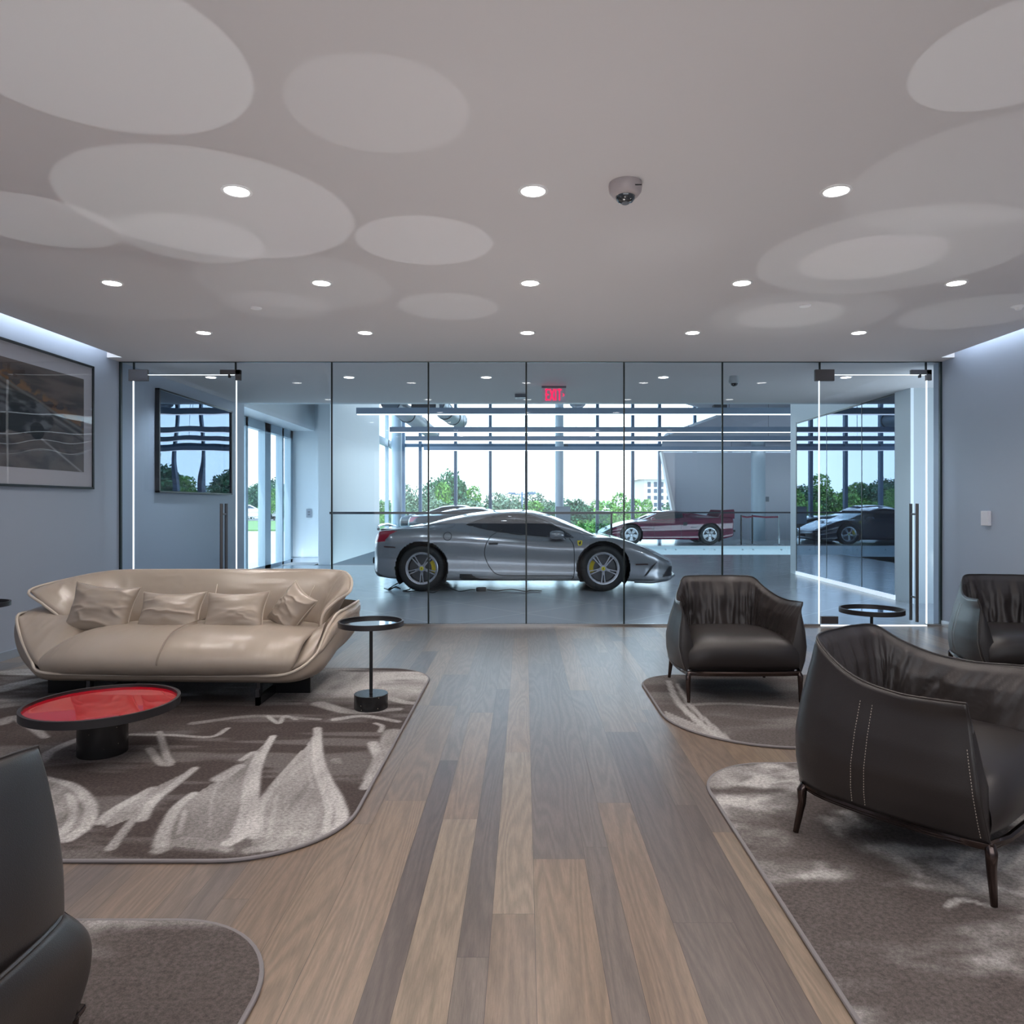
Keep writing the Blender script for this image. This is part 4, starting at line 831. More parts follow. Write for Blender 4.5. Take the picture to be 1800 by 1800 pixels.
def side_table(loc, R, label):
    t = thing('side_table', label, 'side table', loc, 0, 'round side tables')
    MB().lathe([(R-.012,.508),(R,.508),(R,.540),(R-.012,.540),(R-.012,.508)], n=72).obj('rim', RIMM, t, True, 30)
    MB().lathe([(.0001,.524),(R-.011,.524),(R-.011,.510),(.0001,.510)], n=72).obj('glass_top', SMK, t, True, 30)
    MB().lathe([(.0001,0),(.101,0),(.103,.003),(.103,.088),(.101,.091),(.0001,.091)], n=56).obj('base', MARB, t, True, 30)
    MB().cyl((0,0,.09),(0,0,.51),.0105,n=18).obj('pole', DARKM, t, True)
    return t
side_table((-.95, 4.49, .012), .2, 'black round side table with a cylinder base beside the right end of the sofa')
side_table((2.407, 5.03, .012), .21, 'black round side table between the two far armchairs in front of the glass door')
side_table((-4.015, 5.33, .012), .2, 'black round side table barely showing at the left picture edge')
# ---------------- cars ----------------
TYRE = mat('tyre_rubber', (.012,.012,.013), .6); RIMS = mat('rim_silver', (.50,.50,.53), .25, metal=.9); RIMD = mat('rim_dark', (.05,.05,.055), .3, metal=.8); DISC = mat('brake_disc', (.12,.12,.125), .35, metal=.8)
YEL = mat('caliper_yellow', (.62,.46,.01), .4); BLKP = mat('black_plastic', (.012,.013,.015), .45); TINT = mat('tinted_window', (.012,.016,.026), .04, coat=.3, spec=.7)
SHIELD = mat('shield_yellow', (.75,.62,.03), .4); REDL = mat('tail_lamp_red', (.35,.01,.03), .12, coat=1); CLEAR = mat('head_lamp_clear', (.45,.5,.55), .08, coat=1)
def sm(x, k): 
    g = np.exp(-np.linspace(-2,2,2*k+1)**2); g /= g.sum(); xp = np.concatenate([np.full(k, x[0]), x, np.full(k, x[-1])]); return np.convolve(xp, g, 'valid')
class Car:
    """body swept from side-view and plan curves; +x forward, wheels on z=0"""
    def __init__(s, tb, N=330, K=15):
        xs = [r[0] for r in tb]; s.x = np.linspace(xs[0], xs[-1], N); c = lambda i: sm(np.interp(s.x, xs, [r[i] for r in tb]), 5)
        s.bot, s.W, s.sh, s.top, s.Wr, s.zr = (c(i) for i in range(1, 7)); n = 84; s.n = n
        P = np.zeros((N, 11, 2)); W, sh, bo, Wr, zr, tp = s.W, s.sh, s.bot, s.Wr, s.zr, s.top
        h = sh-bo
        for k, (y, z) in enumerate(((0*W, bo), (W*.80, bo), (W*.955, bo+.02*h), (W*.99, bo+.16*h), (W*.968, bo+.44*h), (W, bo+.74*h), (W*.965, bo+.90*h), (W*.885, sh), (Wr+(W*.84-Wr)*.5, sh+(zr-sh)*.55), (Wr, zr), (0*W, tp))): P[:,k,0] = y; P[:,k,1] = z
        A = np.swapaxes(crv(np.swapaxes(P, 0, 1), n), 0, 1)
        A[:,0,0] = 0; A[:,-1,0] = 0; A[...,0] = np.maximum(A[...,0], 0)
        s.S = np.stack([np.repeat(s.x[:,None], n, 1), A[...,0], A[...,1]], -1)
    def obj(s, name, par, m, regions, arches):
        """regions: list of (partname, material, test(x,y,z,k)->mask); leftover faces become the body"""
        out = []; N, n = s.S.shape[:2]; c = (s.S[:-1,:-1]+s.S[1:,:-1]+s.S[1:,1:]+s.S[:-1,1:])/4; x, y, z = c[...,0], c[...,1], c[...,2]; kk = np.repeat(np.arange(n-1)[None], N-1, 0)
        left = np.ones(x.shape, bool)
        for (ax, az, ar) in arches: left &= ~((((x-ax)**2+(z-az)**2) < ar*ar) & (y > .5))
        for (nm, mt, test) in regions+[(name, m, lambda x, y, z, k: np.ones(x.shape, bool))]:
            q = left & test(x, y, z, kk); left &= ~q
            i, j = np.nonzero(q)
            if len(i) == 0: continue
            a = i*n+j; F1 = np.stack([a, a+n, a+n+1, a+1], -1); M_ = N*n; F2 = F1[:, ::-1]+M_
            V = s.S.reshape(-1,3); V2 = V*np.array((1,-1,1)); VV = np.concatenate([V, V2]); FF = np.concatenate([F1, F2]); us = np.unique(FF); mp = -np.ones(len(VV), int); mp[us] = np.arange(len(us))
            o = mesh(nm, VV[us].tolist(), mp[FF].tolist(), mt, par, True)
            bm = bmesh.new(); bm.from_mesh(o.data); bmesh.ops.remove_doubles(bm, verts=bm.verts, dist=.0005); bmesh.ops.recalc_face_normals(bm, faces=bm.faces); bm.to_mesh(o.data); bm.free()
            out.append(o)
        return out
    def side(s, x, z, off=.004, lo=12):   # outermost y of the skin at side-view point
        i = int(np.clip(np.interp(x, s.x, np.arange(len(s.x))), 0, len(s.x)-1)); row = s.S[i, lo:]; j = np.argmin(np.abs(row[:,2]-z)+ (row[:,1] < .3)*5); return row[j,1]+off
    def line(s, pts, r, name, m, par, side=-1, n=30, flat=False):
        P = crv(pts, n); MB().tube([(p[0], side*s.side(p[0], p[1], .0), p[1]) for p in P], r, 6).obj(name, m, par, True)
    def patch(s, pts, name, m, par, side=-1, t=.004):
        # flat polygon in side view laid on the skin
        t = max(t, .010); V = [(x, side*(s.side(x, z, t)), z) for x, z in pts]+[(x, side*(s.side(x, z, -.02)), z) for x, z in pts]; n = len(pts)
        return mesh(name, V, [tuple(range(n)), tuple(range(2*n-1, n-1, -1))]+[(i, i+n, (i+1) % n+n, (i+1) % n) for i in range(n)], m, par)
def inpoly(x, z, P):
    ins = np.zeros(x.shape, bool); j = len(P)-1
    for i in range(len(P)):
        xi, zi = P[i]; xj, zj = P[j]; ins ^= ((zi > z) != (zj > z)) & (x < (xj-xi)*(z-zi)/(zj-zi+1e-12)+xi); j = i
    return ins
def wheel(par, x, y, R, rr, wd, style, side, rimm=None, caliper=None, cap=None):
    """side=-1 faces -y"""
    rimm = rimm or RIMS; w_ = thing('x', 'x', 'x', (x, y, R)); [w_.__delitem__(k) for k in ('label','category')]; w_.name = 'wheel'; w_.parent = par; s_ = side
    MB().lathe([(rr,s_*.02),(rr+.012,s_*.028),(R-.035,s_*.03),(R-.008,s_*.012),(R,-s_*.02),(R,-s_*(wd-.04)),(R-.03,-s_*wd),(rr,-s_*wd)], axis='Y', n=72).obj('tyre', TYRE, w_, True, 50)
    MB().lathe([(rr+.004,s_*.022),(rr-.006,s_*.03),(rr-.022,s_*.028),(rr-.026,s_*.010),(rr-.034,s_*.008),(rr-.04,-s_*.06),(rr-.03,-s_*(wd-.02))], axis='Y', n=72).obj('rim_ring', rimm, w_, True, 40)
    m = MB()
    def spoke(pts, y0, y1):
        m.prism([(p[0], p[1]) for p in pts], min(y0,y1), max(y0,y1))
    if style == 'double5':
        for k in range(5):
            a = PI*1.5+k*2*PI/5; c, sn = math.cos(a), math.sin(a); rot = lambda u, v: (c*u-sn*v, sn*u+c*v)
            for sg in (1, -1): spoke([rot(.03, sg*.012), rot(rr*.45, sg*.022), rot(rr-.02, sg*.034), rot(rr-.02, sg*.018), rot(rr*.45, sg*.006), rot(.03, sg*.001)], s_*.004, s_*.020)
            spoke([rot(.03,.018), rot(rr*.42,.022), rot(rr*.42,-.022), rot(.03,-.018)], -s_*.004, s_*.010)
    elif style == 'star5':
        for k in range(5):
            a = PI/2+k*2*PI/5+PI/5; c, sn = math.cos(a), math.sin(a); rot = lambda u, v: (c*u-sn*v, sn*u+c*v)
            spoke([rot(.02,.05), rot(rr*.5,.042), rot(rr*.72,.055), rot(rr-.02,.095), rot(rr-.02,-.095), rot(rr*.72,-.055), rot(rr*.5,-.042), rot(.02,-.05)], -s_*.005, s_*.014)
    else:
        for k in range(10):
            a = k*2*PI/10; c, sn = math.cos(a), math.sin(a); rot = lambda u, v: (c*u-sn*v, sn*u+c*v); spoke([rot(.02,.012), rot(rr-.02,.012), rot(rr-.02,-.012), rot(.02,-.012)], -s_*.0, s_*.012)
    m.lathe([(.0001,s_*.022),(.045,s_*.020),(.058,s_*.006)], axis='Y', n=30)
    m.obj('spokes', rimm, w_, True, 30)
    if cap:
        MB().lathe([(.0001,s_*.027),(.026,s_*.026),(.030,s_*.018)], axis='Y', n=24).obj('hub_cap', SHIELD, w_, True)
        MB().prism([(-.006,-.014),(.002,-.012),(.006,0),(.008,.010),(.0,.016),(-.008,.006),(-.004,0)], s_*.026, s_*.0285).obj('hub_emblem', BLKP, w_)
    MB().lathe([(.05,-s_*.07),(rr*.80,-s_*.07),(rr*.80,-s_*.09),(.05,-s_*.09)], axis='Y', n=48, close=True).obj('brake_disc', DISC, w_, True, 30)
    MB().lathe([(.0001,-s_*.11),(rr,-s_*.11)], axis='Y', n=40).obj('wheel_back', BLKP, w_)
    if caliper is not None:
        a0 = caliper; b = MB(); P = []
        for q in np.linspace(-.5,.5,9): P.append((rr*.84*math.cos(a0+q), rr*.84*math.sin(a0+q)))
        for q in np.linspace(.5,-.5,9): P.append((rr*.60*math.cos(a0+q), rr*.60*math.sin(a0+q)))
        b.prism(P, min(-s_*.02,-s_*.068), max(-s_*.02,-s_*.068)); b.obj('caliper', YEL, w_)
    return w_
def liners(par, car, arches, m=BLKP, depth=.34):
    b = MB()
    for (ax, az, ar) in arches:
        for sg in (1,-1):
            yo = car.side(ax, az+ar*.98, -.006); yi = yo-depth; P = [(ax+(ar+.005)*math.cos(a), az+(ar+.005)*math.sin(a)) for a in np.linspace(-.65, PI+.65, 40)]; k = len(b.V)
            b.V += [(p[0], sg*min(yo, car.side(p[0], p[1], -.004) if p[1] > .2 else yo), p[1]) for p in P]+[(p[0], sg*yi, p[1]) for p in P]
            b.F += [(k+i, k+i+1, k+40+i+1, k+40+i) for i in range(39)]+[tuple(k+40+i for i in range(40))]
    b.obj('wheel_arch_liner', m, par)
def shieldbadge(par, car, x, z, side, h=.085):
    P = [(-.5,.5),(.5,.5),(.5,.05),(.38,-.3),(0,-.55),(-.38,-.3),(-.5,.05)]
    y = side*car.side(x, z, .022); g_ = .82*h
    MB().prism([(x+a*g_, z+b*h) for a, b in P], min(y, y-side*.006), max(y, y-side*.006)).obj('shield_badge', SHIELD, par)
    H = [(-.10,-.38),(.02,-.36),(-.02,-.18),(.10,-.08),(.22,-.22),(.28,-.18),(.16,.06),(.20,.18),(.30,.26),(.22,.36),(.10,.40),(-.04,.30),(-.12,.12),(-.26,.20),(-.30,.12),(-.16,-.04),(-.18,-.16),(-.06,-.22)]
    y2 = y+side*.002
    MB().prism([(x+a*g_*-side, z+b*h) for a, b in H], min(y2, y), max(y2, y)).obj('horse_emblem', BLKP, par)

def supercar(label, loc, rot, paint, full=True, name='sports_car'):
    #      x    bot    W     sh    top   Wr    zr
    tb = [(-2.285,.5,.02,.51,.51,.01,.51),(-2.27,.36,.60,.66,.70,.30,.69),(-2.22,.25,.76,.80,.86,.45,.85),(-2.16,.21,.84,.865,.925,.55,.915),(-1.95,.185,.91,.90,.925,.60,.915),(-1.5,.165,.955,.92,.985,.58,.965),(-1.15,.16,.955,.915,1.075,.57,1.04),(-.85,.16,.94,.895,1.135,.58,1.09),
          (-.5,.155,.925,.865,1.18,.59,1.13),(-.16,.155,.92,.835,1.197,.60,1.15),(.12,.155,.92,.80,1.18,.59,1.135),(.4,.155,.925,.775,1.107,.60,1.065),(.68,.155,.935,.765,.995,.61,.955),(.9,.155,.95,.77,.90,.62,.87),(1.08,.155,.955,.78,.815,.60,.80),
          (1.28,.155,.955,.785,.785,.52,.785),(1.5,.15,.945,.735,.735,.46,.745),(1.75,.135,.915,.645,.650,.42,.66),(1.95,.125,.86,.565,.575,.38,.58),(2.10,.13,.78,.49,.50,.34,.50),(2.18,.15,.70,.445,.455,.30,.455),(2.225,.17,.60,.40,.41,.26,.41),(2.25,.20,.45,.34,.35,.18,.35),(2.262,.28,.02,.29,.29,.01,.29)]
    car = Car(tb); t = thing(name, label, 'car', loc, rot)
    R = .338; FXW, RXW = 1.149, -1.50; arches = [(FXW, R+.01, .392), (RXW, R+.01, .392)]
    win = [(-.86,.975),(-.60,1.065),(-.38,1.115),(-.07,1.125),(.12,1.10),(.40,.985),(.70,.80),(.66,.79),(.40,.80),(.12,.815),(-.2,.845),(-.5,.89)]
    qw = lambda x,y,z,k: inpoly(x, z, win) & (y > .45) & (k > 50)
    wsl = lambda x: np.interp(x, [.22,1.14],[1.18,.78])
    regs = [('side_window', TINT, qw),
            ('windshield', TINT, lambda x,y,z,k: (x > .22) & (x < 1.08) & (y < np.interp(x,[.22,1.08],[.52,.60])) & (k > 60)),
            ('engine_cover_glass', TINT, lambda x,y,z,k: (x < -.5) & (x > -1.45) & (y < .42) & (k > 60)),
            ('tail_lamp', REDL, lambda x,y,z,k: inpoly(x, z, [(-2.29,.885),(-1.86,.885),(-1.97,.83),(-2.05,.73),(-2.29,.71)]) & (y > .3)),
            ('head_lamp', CLEAR, lambda x,y,z,k: inpoly(x, z, [(1.62,.70),(1.75,.665),(2.14,.47),(2.17,.43),(2.10,.45),(1.80,.60)]) & (y > .4)),
            ('side_intake', BLKP, lambda x,y,z,k: inpoly(x, z, [(-.93,.155),(-.95,.27),(-.78,.26),(-.70,.20),(-.4,.175),(-.1,.16),(-.1,.12),(-.9,.12)]) & (y > .5)),
            ('rear_diffuser', BLKP, lambda x,y,z,k: inpoly(x, z, [(-2.3,.42),(-2.2,.30),(-2.05,.215),(-1.85,.175),(-1.85,.1),(-2.4,.1)])),
            ('front_intake', BLKP, lambda x,y,z,k: inpoly(x, z, [(2.14,.36),(2.32,.345),(2.32,.25),(2.2,.22),(2.02,.20)])),
            ('underbody', BLKP, lambda x,y,z,k: (k < 9))]
    car.obj('body', t, paint, regs, arches); liners(t, car, arches)
    for x in (FXW, RXW):
        for sd in (-1, 1):
            wheel(t, x, sd*.885, R, .238, .25, 'double5', sd, RIMS, caliper=(PI-.15 if x > 0 else .15), cap=True)
    if not full: return t
    for sd in (-1, 1):
        car.line(win+win[:1], .006, 'window_trim', BLKP, t, sd, 90)
        car.line([(-.33,.90),(-.50,.80),(-.58,.62),(-.56,.46),(-.47,.31),(-.36,.245),(-.1,.235),(.5,.235),(.70,.235)], .0065, 'door_seam', BLKP, t, sd, 60)
        car.line([(.66,.775),(.71,.68),(.725,.5),(.72,.25),(.68,.17)], .0065, 'door_seam', BLKP, t, sd)
        car.line([(-.46,.70),(-.2,.715),(.1,.70),(.5,.66),(.7,.65)], .004, 'crease_line', paint, t, sd)
        ring = [(-1.12+.058*math.cos(a), .81+.058*math.sin(a)) for a in np.linspace(0, 2*PI, 25)]; car.line(ring, .0055, 'fuel_cap', BLKP, t, sd, 50)
        MB().box(-.07,.07,-.020,.020,-.014,.016).obj('door_handle', BLKP, t, bevel=.010).location = (-.455, sd*car.side(-.46,.70,.0), .70)
        car.patch([(1.62,.405),(1.80,.41),(1.81,.388),(1.62,.385)], 'side_marker', mat('marker_smoke', (.06,.03,.03), .3), t, sd); car.patch([(-2.06,.665),(-1.88,.655),(-1.88,.635),(-2.05,.645)], 'side_marker', mat('marker_smoke2', (.06,.03,.03), .3), t, sd)
        car.patch([(1.94,.43),(1.78,.235),(1.74,.225),(1.88,.38)], 'bumper_slot', BLKP, t, sd)
        car.patch([(1.60,.705),(1.66,.69),(1.80,.635),(1.92,.565),(1.86,.578),(1.72,.645)], 'lamp_surround', BLKP, t, sd, .002)
        shieldbadge(t, car, .805, .705, sd)
        mr = MB(); n_ = 18
        G = []; base = np.array((.46, sd*(car.side(.5,.80)+.085), .825))
        e = MB().lathe([(.0001,.105),(.04,.095),(.064,.06),(.070,.0),(.064,-.05),(.045,-.075),(.0001,-.08)], axis='X', n=n_); e.V = [(v[0]*1.2+base[0]-.0, v[1]*1.3+base[1], v[2]*1.0+base[2]) for v in e.V]
        e.tube([(.52, base[1]-sd*.01, .80),(.58, base[1]-sd*.05, .76),(.60, base[1]-sd*.12, .725)], [.035,.03,.035], 12)
        e.obj('wing_mirror', paint, t, True)
    # front splitter, tail lip, exhausts
    MB().tube([(1.60,-.93,.15),(1.85,-.90,.14),(2.10,-.76,.155),(2.26,-.50,.20),(2.31,0,.215),(2.26,.50,.20),(2.10,.76,.155),(1.85,.90,.14),(1.60,.93,.15)], .020, 8).obj('front_splitter', mat('splitter_grey', (.10,.11,.12), .3, coat=.5), t, True)
    MB().tube([(-2.17,-.70,.905),(-2.235,-.4,.945),(-2.25,0,.95),(-2.235,.4,.945),(-2.17,.70,.905)], .022, 8).obj('tail_lip', paint, t, True)
    e = MB()
    for y in (-.14,0,.14): e.cyl((-2.36,y,.40),(-2.1,y,.40),.05,n=20)
    e.obj('exhaust_pipe', DARKM, t, True)
    return t
SILV = mat('titanium_silver_paint', (.33,.335,.35), .25, metal=.6, coat=1, coatr=.03); DBLUE = mat('midnight_black_paint', (.012,.015,.028), .3, metal=.3, coat=1, coatr=.03)
CX, CYC = .0, 11.48
supercar('silver mid-engined sports coupe with five-spoke wheels parked right behind the glass wall', (CX+.0, CYC, .0), 0, SILV)
supercar('black low sports car half hidden behind the silver coupe, mirrored in the dark glass wall', (-1.47, 23.75, 0), 0, DBLUE, True)

# classic coupe far back
def classic(label, loc, rot, paint, name='classic_coupe'):
    tb = [(-2.32,.56,.02,.57,.57,.01,.57),(-2.3,.42,.70,.72,.74,.5,.73),(-2.2,.30,.82,.84,.86,.55,.86),(-1.9,.25,.87,.88,.92,.6,.92),(-1.3,.24,.88,.89,1.05,.58,1.02),(-.8,.24,.88,.88,1.22,.56,1.19),(-.4,.24,.88,.87,1.26,.56,1.23),(0.0,.24,.88,.86,1.25,.56,1.22),(.3,.24,.88,.86,1.12,.60,1.09),(.62,.24,.88,.86,.93,.64,.92),
          (.9,.24,.87,.85,.90,.64,.90),(1.5,.25,.87,.84,.87,.62,.87),(2.0,.28,.85,.80,.83,.58,.83),(2.3,.34,.82,.74,.77,.55,.77),(2.38,.42,.78,.68,.70,.5,.70),(2.40,.55,.02,.56,.56,.01,.56)]
    car = Car(tb, 200); t = thing(name, label, 'car', loc, rot); R = .33; arches = [(1.4,R,.38),(-1.35,R,.38)]
    gl = lambda x,y,z,k: inpoly(x, z, [(-1.15,.93),(-.85,1.13),(-.4,1.19),(.0,1.18),(.45,.93)]) & (y > .4) & (k > 45)
    car.obj('body', t, paint, [('side_window', TINT, gl), ('windshield', TINT, lambda x,y,z,k: (x > .02) & (x < .58) & (y < .52) & (k > 60)), ('rear_window', TINT, lambda x,y,z,k: (x < -.85) & (x > -1.5) & (y < .5) & (k > 60)), ('grille', BLKP, lambda x,y,z,k: (x > 2.28) & (z > .45) & (z < .68)), ('underbody', BLKP, lambda x,y,z,k: k < 9)], arches); liners(t, car, arches)
    for x in (1.4,-1.35):
        for sd in (-1,1): wheel(t, x, sd*.84, R, .2, .2, 'spoke', sd, RIMS)
    for sd in (-1,1):
        MB().lathe([(.0001,.05),(.07,.04),(.085,0)], axis='X', n=24, c=(2.30, sd*.62, .63)).obj('head_lamp', CLEAR, t, True); MB().tube([(2.36,-.8*sd,.42),(2.44,-.4*sd,.42),(2.45,0,.42)], .035, 8).obj('bumper', CHROME, t, True)
    return t
cl = classic('dark classic coupe with round headlamps farthest back, in front of the window wall', (-2.1, 26.0, 0), 0, mat('dark_green_paint', (.012,.016,.02), .3, metal=.3, coat=1))

# dark red wedge-shaped car with the tall rear wing
def redcar():
    tb = [(-2.05,.55,.02,.56,.56,.01,.56),(-2.03,.30,.90,.82,.84,.70,.84),(-1.95,.26,.95,.86,.86,.72,.86),(-1.7,.20,.97,.87,.87,.70,.87),(-1.5,.18,.98,.87,.885,.66,.88),(-1.1,.17,.98,.86,.96,.62,.94),(-.62,.17,.97,.85,1.06,.60,1.03),(-.3,.17,.96,.82,1.09,.58,1.06),(.1,.17,.95,.79,1.09,.58,1.06),(.32,.17,.94,.765,1.07,.58,1.03),
          (.75,.17,.94,.75,.86,.60,.84),(.92,.17,.94,.745,.79,.58,.78),(1.2,.17,.94,.725,.735,.52,.735),(1.5,.18,.93,.66,.66,.50,.665),(1.85,.20,.90,.54,.54,.48,.545),(2.05,.22,.84,.44,.44,.44,.445),(2.16,.27,.76,.36,.36,.4,.36),(2.18,.31,.02,.32,.32,.01,.32)]
    RED = mat('deep_red_paint', (.115,.004,.03), .25, coat=1, coatr=.03); car = Car(tb, 260); t = thing('sports_car', 'dark red wedge-shaped sports car with tall rear wing on the right of the showroom', 'car', (4.6, 23.75, 0), PI)
    R = .325; arches = [(1.235,R,.365),(-1.235,R,.375)]
    w1 = [(.62,.80),(.36,.985),(.30,1.03),(-.42,1.03),(-.42,.86),(.2,.815)]
    car.obj('body', t, RED, [('side_window', TINT, lambda x,y,z,k: inpoly(x, z, w1) & (y > .4) & (k > 45)), ('windshield', WGLASS, lambda x,y,z,k: (x > .34) & (x < .86) & (y < .56) & (k > 60)),
        ('engine_cover', TINT, lambda x,y,z,k: (x < -.75) & (x > -1.6) & (y < .5) & (k > 60)), ('side_duct', BLKP, lambda x,y,z,k: inpoly(x, z, [(-.40,.72),(-.36,.60),(-.50,.60),(-.52,.72)]) & (y > .5)), ('underbody', BLKP, lambda x,y,z,k: k < 9)], arches); liners(t, car, arches)
    wm = [wheel(t, x, sd*.90, R, .215 if x > 0 else .222, .26, 'star5', sd, RIMS) for x in (1.235,-1.235) for sd in (-1,1)]
    for sd in (-1,1):
        car.line([(.55,.74),(.52,.5),(.5,.2)], .004, 'door_seam', BLKP, t, sd); car.line([(-.30,.84),(-.33,.6),(-.33,.2)], .004, 'door_seam', BLKP, t, sd); car.line([(2.0,.42),(1.0,.44),(-2.0,.44)], .006, 'belt_line', BLKP, t, sd, 60)
        car.patch([(-.62,.56),(-.80,.56),(-.80,.545),(-.62,.545)], 'side_slot', CHROME, t, sd)
        MB().prism([(-1.52,.86),(-1.66,1.05),(-1.70,1.10),(-2.02,1.10),(-2.05,1.04),(-2.04,.82)], sd*.80-.02, sd*.80+.02).obj('wing_end_plate', RED, t, bevel=.008)
        MB().box(-.32,.0,-.22,.22,.0,.52).obj('seat', mat('seat_red', (.12,.01,.02), .7), t).location = (-.05, sd*.36, .42)
        e = MB().lathe([(.0001,.08),(.05,.06),(.06,0),(.045,-.06),(.0001,-.07)], axis='X', n=16, c=(.56, sd*.98, .81)); e.obj('wing_mirror', RED, t, True)
    MB().prism([(-1.70,1.10),(-2.02,1.12),(-2.03,1.08),(-1.72,1.06)], -.82, .82).obj('wing_blade', RED, t, bevel=.006)
    MB().box(-2.07,-1.98,-.8,.8,.40,.47).obj('rear_bumper', BLKP, t)
redcar()

# charging cables and box under the silver car
CB = mat('black_cable', (.015,.015,.018), .4)
def cable(label, P, r=.008): tag(MB().tube([tuple(p) for p in crv(P, 70)], r, 6).obj('power_cable', CB, None, True), label, 'cable')
Yc = 10.75
cable('black cable curling on the tiles behind the rear wheel of the silver car', [(-2.08,Yc,.03),(-1.98,Yc-.1,.02),(-1.90,Yc-.05,.06),(-1.84,Yc,.02),(-1.95,Yc+.1,.03),(-2.03,Yc+.05,.01),(-1.88,Yc+.2,.10),(-1.75,Yc+.2,.12),(-1.70,Yc,.02),(-1.78,Yc-.15,.01),(-1.66,Yc-.22,.01),(-1.58,Yc-.1,.01)])
cable('black cable running under the silver car from rear wheel to charger box', [(-1.40,Yc-.3,.01),(-1.30,Yc-.34,.01),(-1.22,Yc-.2,.04),(-1.1,Yc-.15,.05),(-.95,Yc-.2,.01),(-.8,Yc-.1,.02),(-.72,Yc-.1,.02)])
cable('black cable trailing right from the charger box under the silver car', [(-.55,Yc-.1,.02),(-.4,Yc-.15,.01),(-.2,Yc-.05,.02),(0,Yc-.2,.01),(.1,Yc-.1,.01),(.25,Yc-.15,.01)])
tag(MB().box(-.075,.075,-.05,.05,0,.055).obj('charger_box', BLKP, None, bevel=.012), 'small black battery charger box on the tiles under the silver car door', 'charger').location = (-.635, Yc-.1, 0)

# ---------------- outside ----------------
struct(MB().box(-220,200,28.75,260,-3.7,-3.6).obj('ground_1', mat('far_ground', (.42,.45,.36), .9, var=.3, vscale=.12)))
struct(MB().box(-200,-5.3,-5,120,-.25,-.05).obj('ground_2', mat('concrete_apron', (.40,.40,.39), .9, var=.08, vscale=.4)))
tag(MB().box(-90,-6,36,56,-.05,0.02).obj('lawn', mat('lawn_green', (.10,.19,.05), .95, var=.3, vscale=2)), 'strip of green lawn seen through the terrace windows', 'lawn', kind='stuff')
def leafmesh(seed, n, shape, tone):
    r = np.random.RandomState(seed); V = []; Fc = []; lob = [(r.normal(size=3)*np.array((.42,.42,.26)), r.uniform(.38,.62)) for _ in range(shape)]
    for i in range(n):
        c, rad = lob[r.randint(len(lob))]; d = r.normal(size=3); d /= np.linalg.norm(d); p = c+d*rad*r.uniform(.72,1.02); p[2] = p[2]*.95
        a = r.normal(size=3); a /= np.linalg.norm(a); b = np.cross(a, r.normal(size=3)); b /= np.linalg.norm(b); s = r.uniform(.025,.06); k = len(V)
        V += [p+a*s, p+b*s*.7, p-a*s, p-b*s*.7]; Fc.append((k,k+1,k+2,k+3))
    V = np.array(V); V -= V.mean(0); e_ = np.percentile(np.abs(V[:,:2]), 98); V[:,:2] /= e_; z0, z1 = V[:,2].min(), V[:,2].max(); V[:,2] = .35+1.65*(V[:,2]-z0)/(z1-z0); return V, Fc
def leafmat(nm, a, b):
    m = mat(nm, a, .7, var=0); n = m.node_tree; no = n.nodes.new('ShaderNodeTexNoise'); no.inputs['Scale'].default_value = 3.5; no.inputs['Detail'].default_value = 4; tc = n.nodes.new('ShaderNodeTexCoord'); n.links.new(tc.outputs['Object'], no.inputs['Vector'])
    rp = n.nodes.new('ShaderNodeValToRGB'); rp.color_ramp.elements[0].position = .38; rp.color_ramp.elements[1].position = .62; rp.color_ramp.elements[0].color = (*a,1); rp.color_ramp.elements[1].color = (*b,1)
    n.links.new(no.outputs[0], rp.inputs[0]); n.links.new(rp.outputs[0], n.nodes['Principled BSDF'].inputs['Base Color']); n.nodes['Principled BSDF'].inputs['Subsurface Weight'].default_value = 0
    return m
LM = [leafmat('bright_leaves', (.035,.12,.02), (.16,.33,.06)), leafmat('deep_leaves', (.012,.05,.03), (.05,.15,.06)), leafmat('grey_leaves', (.05,.10,.06), (.17,.24,.15))]
BARK = mat('bark', (.16,.12,.10), .9); protos = {}
def tree(px, ptop, wpx, kind, Y, label, group, gz=-3.6):
    zt = EYE-(ptop-887)*Y/F; x = (px-922)*Y/F; h = (zt-gz)/2.0; wd = wpx*Y/F/2/.95
    if kind not in protos:
        t = thing('leafy_tree', label, 'tree', (x, Y, gz), 0, group); V, Fc = leafmesh(20+kind, 9000, 15, None); mesh('crown', V, Fc, LM[kind], t)
        MB().tube([(0,0,0),(.02,0,.3),(0,.02,.8)], [.05,.04,.02], 8).obj('trunk', BARK, t, True); protos[kind] = t
    else: t = dup(protos[kind], (x, Y, gz), random.uniform(0, 6), label, group)
    t.scale = (wd, wd, h); return t
tl = [(722,848,80,2,62,'pale leafy tree at the left end of the window wall'),(790,822,92,1,74,'tallest dark green tree behind the rear of the silver car'),(760,846,90,0,64,'bright green tree in front of the tallest tree'),(845,852,80,0,66,'bright green tree just right of the tallest tree'),
      (885,864,80,2,60,'grey green tree left of the double lamp post'),(925,862,84,2,68,'grey green tree behind the double lamp post'),(968,876,60,1,72,'low green tree left of the middle column'),(1018,873,64,1,70,'dark low tree right of the middle column'),
      (1058,876,60,0,64,'low bright tree below the small far building'),(1092,864,80,0,66,'rounded bright green tree left of the white office tower'),(1125,876,60,0,72,'small bright tree at the foot of the office tower'),(1190,884,40,1,80,'small dark tree beside the edge of the slanted wall'),
      (660,860,70,0,60,'green tree seen past the left round column'),(700,875,90,1,56,'low green tree behind the left round column')]
for px, tp, wpx, k, Y, lb in tl: tree(px, tp, wpx, k, Y, lb, 'trees beyond the window wall')
gl_ = ['left round column','silver car tail','silver car roof','double lamp post','middle column','notice board','red car nose','red car windshield','red car tail wing']
